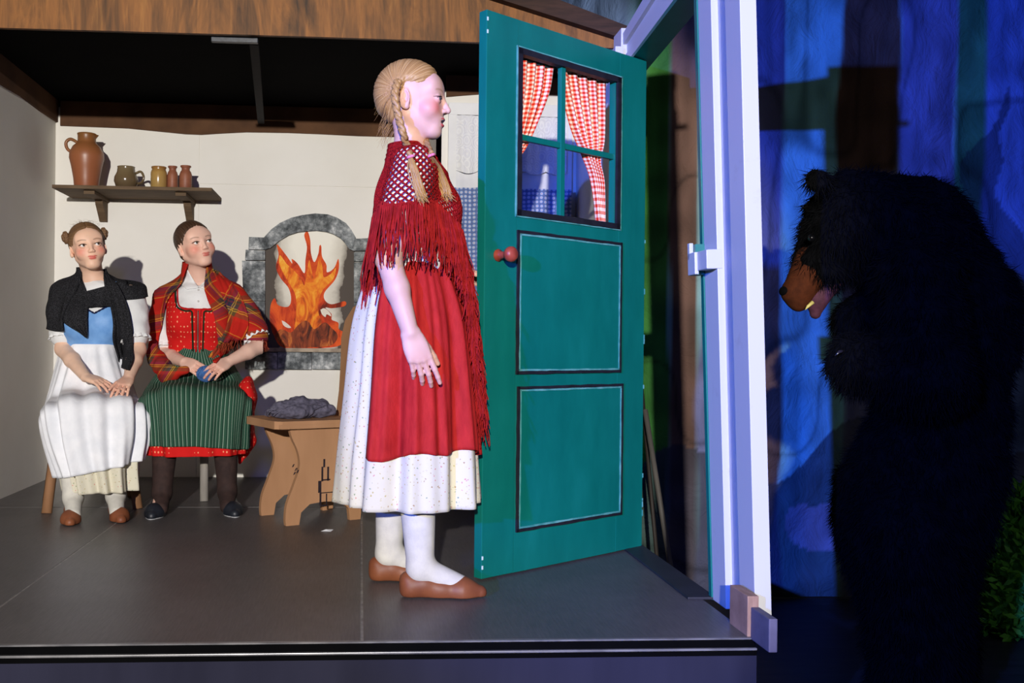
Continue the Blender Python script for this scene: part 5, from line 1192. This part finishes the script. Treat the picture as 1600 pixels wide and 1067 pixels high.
# right-hand edge (her right, thin), round the back, to the broad left side
v_ = np.linspace(0, 1, nZ)
thR = np.radians(np.interp(v_, [0, .12, .3, .6, 1], [62, 48, 32, 20, 12])); thL = np.radians(np.interp(v_, [0, .12, .3, .6, 1], [-248, -250, -256, -248, -240]))
TH = thR[:, None]+(thL-thR)[:, None]*np.linspace(0, 1, nT)[None]
uu = np.linspace(0, 1, nT); ztop = np.interp(uu, [0, .08, .25, .5, .75, .92, 1], [1.115, 1.125, 1.14, 1.155, 1.145, 1.13, 1.105]); zbot = np.interp(uu, [0, .15, .4, .6, .8, .92, 1], [.70, .68, .72, .74, .755, .76, .74])
Z2 = ztop[None]+(zbot-ztop)[None]*v_[:, None]
G = drape(tr2, (0, -.01), TH, Z2, .010, .05, 4, .6)
nsh = np.sin(TH*9+Z2*8)*.004; G += np.stack([np.cos(TH), np.sin(TH), 0*TH], -1)*(nsh*np.linspace(.2, 1.4, nZ)[:, None])[..., None]
U = np.stack([np.tile(uu*1.25, (nZ, 1))+v_[:, None]*.28, np.tile(v_[:, None]*.55, (1, nT))-uu[None]*.2], -1)
v, f, uv = gridmesh(G, U); sw2 = obj('shawl', v, f, m_tartan, B, uv=uv); md = sw2.modifiers.new('t', 'SOLIDIFY'); md.thickness = .005; md.offset = 1
tr2s = bvh(b2, B2, BD2, (v, f))
G_, U_ = patch(tr2s, E([(331, 418), (340, 442), (350, 470), (357, 490), (350, 520), (336, 545), (322, 562)], lp2), E([(343, 420), (368, 448), (384, 480), (388, 510), (376, 534), (352, 552), (338, 566)], lp2), .012, amp=.004, waves=3)
v, f, uv = gridmesh(G_, np.stack([G_[..., 0]*1.3+G_[..., 2]*.6, G_[..., 2]*1.3-G_[..., 0]*.5], -1)); o = obj('shawl_end', v, f, m_tartan, sw2, uv=uv); md = o.modifiers.new('t', 'SOLIDIFY'); md.thickness = .005
mb = MB(); rnd = random.Random(2); idx = range(int(nT*.62), nT-1)
hemr = [G[-1, i]*(1-t)+G[-1, i+1]*t for i in idx for t in (0, .33, .66)]; strands(mb, hemr, .045, .0016, .012, 4, 6, None, 3); mb.build('shawl_fringe', m_tartan, sw2, True, kind='stuff')
# the far end gathered beside her lap
V, F = sdfmesh([cone(lp((240, 565, 4.50)) if False else to_local(B, P(243, 560, 4.52)), to_local(B, P(262, 584, 4.42)), .034, .040, .03), cone(to_local(B, P(240, 540, 4.56)), to_local(B, P(243, 562, 4.52)), .026, .032, .03), cone(to_local(B, P(262, 584, 4.42)), to_local(B, P(290, 578, 4.38)), .032, .018, .03)], .005); V = wrinkle(V, F, .010, 26, 8)
obj('shawl_gather', V, F, m_tartan, sw2, uv=np.stack([V[:, 0]*1.6+V[:, 2], V[:, 2]*1.6], -1))
# red skirt, green striped apron
R2 = seat_rings(.43, .50, .48, .255, .225, .215, .215, .009, .355, .75)
G, U = loft(R2, 90, 220, folds=[(6, .5, .6), (11, 1.2, .6), (17, 2.2, .5)], uvs=(.25, .1)); sk2 = loftobj('skirt', m_reddot, B, G, U, True)
# side drop of the skirt on her left
V, F = sdfmesh([ell(to_local(B, P(386, 625, 4.48)), (.045, .12, .11), k=.04), ell(to_local(B, P(384, 680, 4.46)), (.040, .11, .09), k=.04), cone(to_local(B, P(386, 690, 4.44)), to_local(B, P(375, 722, 4.42)), .035, .014, .03)], .006); V = wrinkle(V, F, .008, 20, 3); obj('skirt_drop', V, F, m_reddot, sk2)
m_stripe = NT('green_striped_cotton', .8, .12); sep = m_stripe.node('ShaderNodeSeparateXYZ'); m_stripe.link(m_stripe.coord('UV'), sep.inputs[0])
_s = m_stripe.math('FRACT', m_stripe.math('MULTIPLY', sep.outputs[0], 62)); m_stripe.color(m_stripe.ramp(_s, [(0, (36, 66, 52)), (.34, (28, 46, 40)), (.42, (150, 178, 156)), (.54, (28, 46, 40)), (.62, (44, 80, 62))], 'CONSTANT')); m_stripe.bump(m_stripe.noise(m_stripe.coord('Object'), 18, 3), .3, .008); m_stripe = m_stripe.m
def lift2(G, A_, T):
    G = G.copy(); k = np.clip((T-5)/1.6, 0, 1)[:, None]; s = np.cos(A_)[None]; G[:, :, 2] += k*.03*np.clip(s, -1, 0)
    return G
R2a = [list(r) for r in R2]
for r, gx in zip(R2a, (.004, .008, .016, .018, .012, .008, .006, .0)): r[4] += gx; r[5] += .005
G, U = loft(R2a, 80, 150, arc=(math.radians(-8), math.radians(200)), folds=[(6, .5, .6), (11, 1.2, .6), (17, 2.2, .5)], grow=.008, vr=(0, .885), uvs=(.30, .1), lift=lift2)
U[..., 0] = np.arange(150)[None]/149*.86
ap2 = loftobj('apron', m_stripe, B, G, U, False)
G, U = loft([(0, .0, .76, 0, .142, .116, 2, 0), (0, .0, .735, 0, .145, .119, 2, 0)], 5, 160, uvs=(.3, 1)); loftobj('waistband', m_stripe, ap2, G, U, True, .004)
m_tights = mk('dark_brown_tights', (62, 46, 42), (48, 36, 34), .8, .2, 30)
m_dkshoe = mk('navy_black_shoe', (34, 38, 46), (24, 27, 34), .45, .4, 20); m_sole = mk('pale_sole', (186, 186, 186), (160, 160, 162), .7, .2)
for s, nm in (('R', 1), ('L', -1)):
    a_ = j2['a'+s]; V, F = sdfmesh(leg_prims(j2['k'+s]+(0, 0, .02), j2['k'+s], a_, a_+(0, .09, -.05), .007)[1:], .004, clip=lambda X, Y, Z_: np.maximum(Z_-.50, .012-Z_)); obj('tights', V, F, m_tights, B)
    shoe('slip_on_shoe', (a_[0], a_[1]-.045, 0), (a_[0]+nm*.035, a_[1]+.165, 0), m_dkshoe, B, .040, sole=m_sole, opening=True)

# ------------------------------------------------------------------ wool: blue ball held, grey bundle on the chair
def yarn(name, c, r, mat, n, seed, label, sq=(1, 1, 1), core=True, rz=0):
    rnd = random.Random(seed); o = empty(name, c, rz); mb = MB()
    V, F = sdfmesh([ell((0, 0, 0), np.array(sq)*r*.93, k=.01)], r/9); obj('wool_core', V, F, mat, o)
    for i in range(n):
        a = nrm([rnd.gauss(0, 1), rnd.gauss(0, 1), rnd.gauss(0, 1)]); b = nrm(np.cross(a, [rnd.random(), rnd.random(), 1])); d = np.cross(a, b)
        mb.tube([np.array(sq)*r*(b*math.cos(t)+d*math.sin(t)+a*.25*math.sin(2*t+i))/1.02 for t in np.linspace(0, 2*PI, 26)], r*.045, 5, False)
    mb.build('yarn_strands', mat, o, True, kind='stuff'); tag(o, label, 'yarn'); return o
p = P(322, 584, 4.375); yarn('yarn_ball', p, .040, mk('blue_wool', (78, 116, 172), (60, 94, 150), .95, .05, 90), 34, 1, 'small blue ball of wool held in the hands of the girl in tartan', (1.05, .95, .9))
cc = RZ(cang) @ np.array([.105, .10, 0]); cs = np.array([f0[0]+cc[0], f0[1]+cc[1], SEAT])
wo_ = empty('wool_bundle', cs, cang); m_grey = mk('grey_wool', (104, 100, 116), (80, 78, 92), .95, .05, 60)
V, F = sdfmesh([cone((-.10, 0, .038), (.0, .01, .050), .034, .040, .03), cone((.0, .01, .045), (.09, 0, .042), .042, .036, .03), cone((.09, 0, .036), (.13, -.01, .030), .034, .024, .02), ell((-.03, -.02, .03), (.07, .05, .03), k=.03)], .004, clip=lambda X, Y, Z_: .001-Z_)
V = wrinkle(V, F, .006, 60, 2); V[:, 2] = np.maximum(V[:, 2], .0008); obj('wool_core', V, F, m_grey, wo_)
mb = MB(); rnd = random.Random(8)
for i in range(60):
    x0 = rnd.uniform(-.09, .05); y0 = rnd.uniform(-.03, .03); h0 = .072-.25*abs(x0)*.6-8*y0*y0
    mb.tube([(x0+.045*math.cos(t)*1.6, y0+.02*math.sin(t), max(.004, h0-.012+.014*math.sin(t*2+i)-.25*max(0, abs(x0+.07*math.cos(t))-.08))) for t in np.linspace(0, 5.5, 18)], .0018, 4, False)
mb.build('yarn_strands', m_grey, wo_, True, kind='stuff'); tag(wo_, 'loose bundle of grey wool lying on the seat of the brown chair', 'yarn')

# ------------------------------------------------------------------ stools under the seated girls
def stool(nm, o_, h, mat, legs, label, seat_r=(.19, .16)):
    s = empty(nm, o_.location, o_.rotation_euler[2]); MB().box((-seat_r[0], -seat_r[1], h-.03), (seat_r[0], seat_r[1], h), bev=.006).build('seat', mat, s)
    for (x0, y0, x1, y1, r) in legs: MB().tube([(x0, y0, h-.031), (x1, y1, .0)], r, 10).build('leg', mat, s, True)
    tag(s, label, 'stool'); return s
stool('wooden_stool', A, .36, mk('stool_brown_wood', (146, 106, 74), (122, 88, 60), .7, .2, 14, (1, 1, .2)), [(.15, .10, .19, .22, .022), (-.15, .10, -.19, .22, .022), (.15, -.10, .19, -.13, .022), (-.15, -.10, -.19, -.13, .022)], 'brown wooden stool under the girl with the white apron')
stool('wooden_stool', B, .405, mk('stool_grey_wood', (164, 158, 148), (140, 134, 126), .7, .2, 14, (1, 1, .2)), [(.14, .10, .17, .14, .020), (-.03, .02, -.035, .08, .020), (.14, -.10, .17, -.13, .020), (-.14, -.10, -.17, -.13, .020)], 'pale grey wooden stool under the girl with the green apron')
# ================================================================== bear outside the door
BY = 3.12
bear = empty('costumed_bear', (P(1455, 800, BY)[0], BY, -.46)); bo = np.array(bear.location)
tag(bear, 'shaggy black bear costume stooping towards the doorway with brown muzzle', 'bear')
Q = lambda px, py, dy=0.0: P(px, py, BY+dy)-bo-np.array([0, 0, 0])
bp_ = [ell(Q(1322, 352), (.110, .105, .115), k=.06), cone(Q(1345, 342), Q(1412, 372), .158, .205, .08), ell(Q(1470, 480), (.200, .22, .26), k=.1), cone(Q(1474, 500), Q(1462, 720), .190, .205, .1),
       ell(Q(1424, 800), (.240, .22, .31), k=.1), cone(Q(1415, 850, -.11), Q(1448, 1120, -.12), .17, .125, .08), cone(Q(1440, 850, .13), Q(1460, 1120, .14), .165, .125, .08),
       cone(Q(1435, 430, -.20), Q(1450, 590, -.24), .115, .105, .06), cone(Q(1450, 590, -.24), Q(1345, 575, -.16), .105, .085, .06), ell(Q(1335, 560, -.14), (.075, .07, .08), k=.04),
       cone(Q(1435, 430, .20), Q(1440, 560, .22), .115, .105, .06), cone(Q(1440, 560, .22), Q(1345, 510, .10), .10, .08, .06), ell(Q(1335, 500, .08), (.07, .07, .07), k=.04),
       ell(Q(1279, 282, -.085), (.034, .026, .034), k=.02), ell(Q(1275, 280, .075), (.034, .026, .034), k=.02), cone(Q(1300, 380), Q(1285, 415), .105, .085, .04)]
for dy in (-.12, .14): bp_ += [cone(Q(1440, 1100, dy)*np.array([1, 1, 0])+np.array([0, 0, .07]), Q(1385, 1100, dy)*np.array([1, 1, 0])+np.array([0, 0, .055]), .10, .065, .06)]
V, F = sdfmesh(bp_, .012, clip=lambda X, Y, Z_: .004-Z_); V = wrinkle(V, F, .018, 22, 5); V[:, 2] = np.maximum(V[:, 2], .003)
m_fur = mk('black_fur', (9, 9, 11), (5, 5, 6), .9, .08, 20)
obj('body', V, F, m_fur, bear)
N = vnormals(V, F); rs = np.random.RandomState(4); nb = 70000; a_ = F[rs.randint(0, len(F), nb)]; w1 = rs.rand(nb, 1); w2 = rs.rand(nb, 1)
pt = (V[a_[:, 0]]*(1-w1)+V[a_[:, 1]]*w1)*(1-w2)+(V[a_[:, 3]]*(1-w1)+V[a_[:, 2]]*w1)*w2; nn = N[a_[:, 0]]
dirn = nn*.75+np.array([0, 0, -.75])+rs.randn(nb, 3)*.38; dirn /= np.linalg.norm(dirn, axis=1, keepdims=True); sd = np.cross(dirn, rs.randn(nb, 3)); sd /= np.linalg.norm(sd, axis=1, keepdims=True)
ln = (.022+.028*rs.rand(nb, 1)); tip_ = pt+dirn*ln+np.array([0, 0, -.006]); tip_[:, 2] = np.maximum(tip_[:, 2], .002)
VV = np.stack([pt-sd*.0016, pt+sd*.0016, tip_], 1).reshape(-1, 3); obj('fur', VV, np.arange(nb*3).reshape(-1, 3), m_fur, bear, False, kind='stuff')
m_muz = mk('brown_muzzle_plush', (84, 42, 22), (66, 32, 17), .85, .1, 40, bump=.3, bscale=200)
V, F = sdfmesh([cone(Q(1272, 412), Q(1245, 452), .068, .045, .03), ell(Q(1240, 460), (.034, .034, .030), k=.03), cone(Q(1262, 440), Q(1248, 472), .05, .032, .02)], .005); mz = obj('muzzle', V, F, m_muz, bear)
V, F = sdfmesh([ell(Q(1226, 455), (.016, .026, .018), k=.01)], .003); obj('nose', V, F, m_fur, mz)
m_jaw = mk('mauve_jaw', (92, 52, 68), (72, 40, 54), .7, .2, 40)
V, F = sdfmesh([cone(Q(1300, 430), Q(1276, 468), .050, .034, .03), cone(Q(1276, 468), Q(1274, 490), .032, .018, .02)], .005); jw = obj('lower_jaw', V, F, m_jaw, bear)
for dy in (-.02, .02):
    mb = MB(); mb.tube([Q(1270, 472, dy-.02), Q(1262, 479, dy-.02), Q(1258, 484, dy-.02)], [.007, .005, .001], 8); mb.build('tooth', mk('yellow_tooth', (226, 214, 130), (206, 190, 110), .4, .4), jw, True)
for dy in (-.10, .0):
    V, F = sdfmesh([ell(Q(1268, 372, dy+.0), (.012, .012, .012), k=.01)], .002); obj('eye', V, F, mk('glossy_black_eye', (12, 12, 14), (10, 10, 12), .08, .8), bear)
# claws on the raised paw
for k in range(4):
    p = Q(1318, 548+k*9, -.19+.035*k); MB().tube([p, p+np.array([-.02, -.01, -.004]), p+np.array([-.034, -.012, -.016])], [.006, .005, .001], 8).build('claw', mk('dark_horn', (40, 38, 46), (28, 26, 32), .2, .6), bear, True)

# ------------------------------------------------------------------ artificial bush on the hall floor
p0 = PZ(1605, 985, -.46); bush = empty('leafy_bush', (p0[0]+.10, p0[1]-.02, -.46)); tag(bush, 'low leafy green bush on the floor behind the bear', 'bush')
rs = np.random.RandomState(6); nL = 3600; u = rs.randn(nL, 3); u /= np.linalg.norm(u, axis=1, keepdims=True); u[:, 2] = np.abs(u[:, 2]); c = u*np.array([.33, .28, .62])*(.82+.25*rs.rand(nL, 1))
d = u*.6+rs.randn(nL, 3)*.5+np.array([0, 0, .2]); d /= np.linalg.norm(d, axis=1, keepdims=True); s_ = np.cross(d, rs.randn(nL, 3)); s_ /= np.linalg.norm(s_, axis=1, keepdims=True); up = np.cross(s_, d); L = .045+.03*rs.rand(nL, 1)
VV = np.stack([c, c+d*L*.45-s_*.011+up*.004, c+d*L, c+d*L*.45+s_*.011+up*.004], 1).reshape(-1, 3); VV[:, 2] = np.maximum(VV[:, 2], .002)
obj('foliage', VV, np.arange(nL*4).reshape(-1, 4), mk('bright_green_leaf', (100, 168, 46), (70, 130, 32), .6, .3, 12), bush, False, kind='stuff')
V, F = sdfmesh([ell((0, 0, .0), (.27, .22, .52), k=.05)], .02, clip=lambda X, Y, Z_: .004-Z_); obj('bush_core', V, F, MATS['bright_green_leaf'], bush)
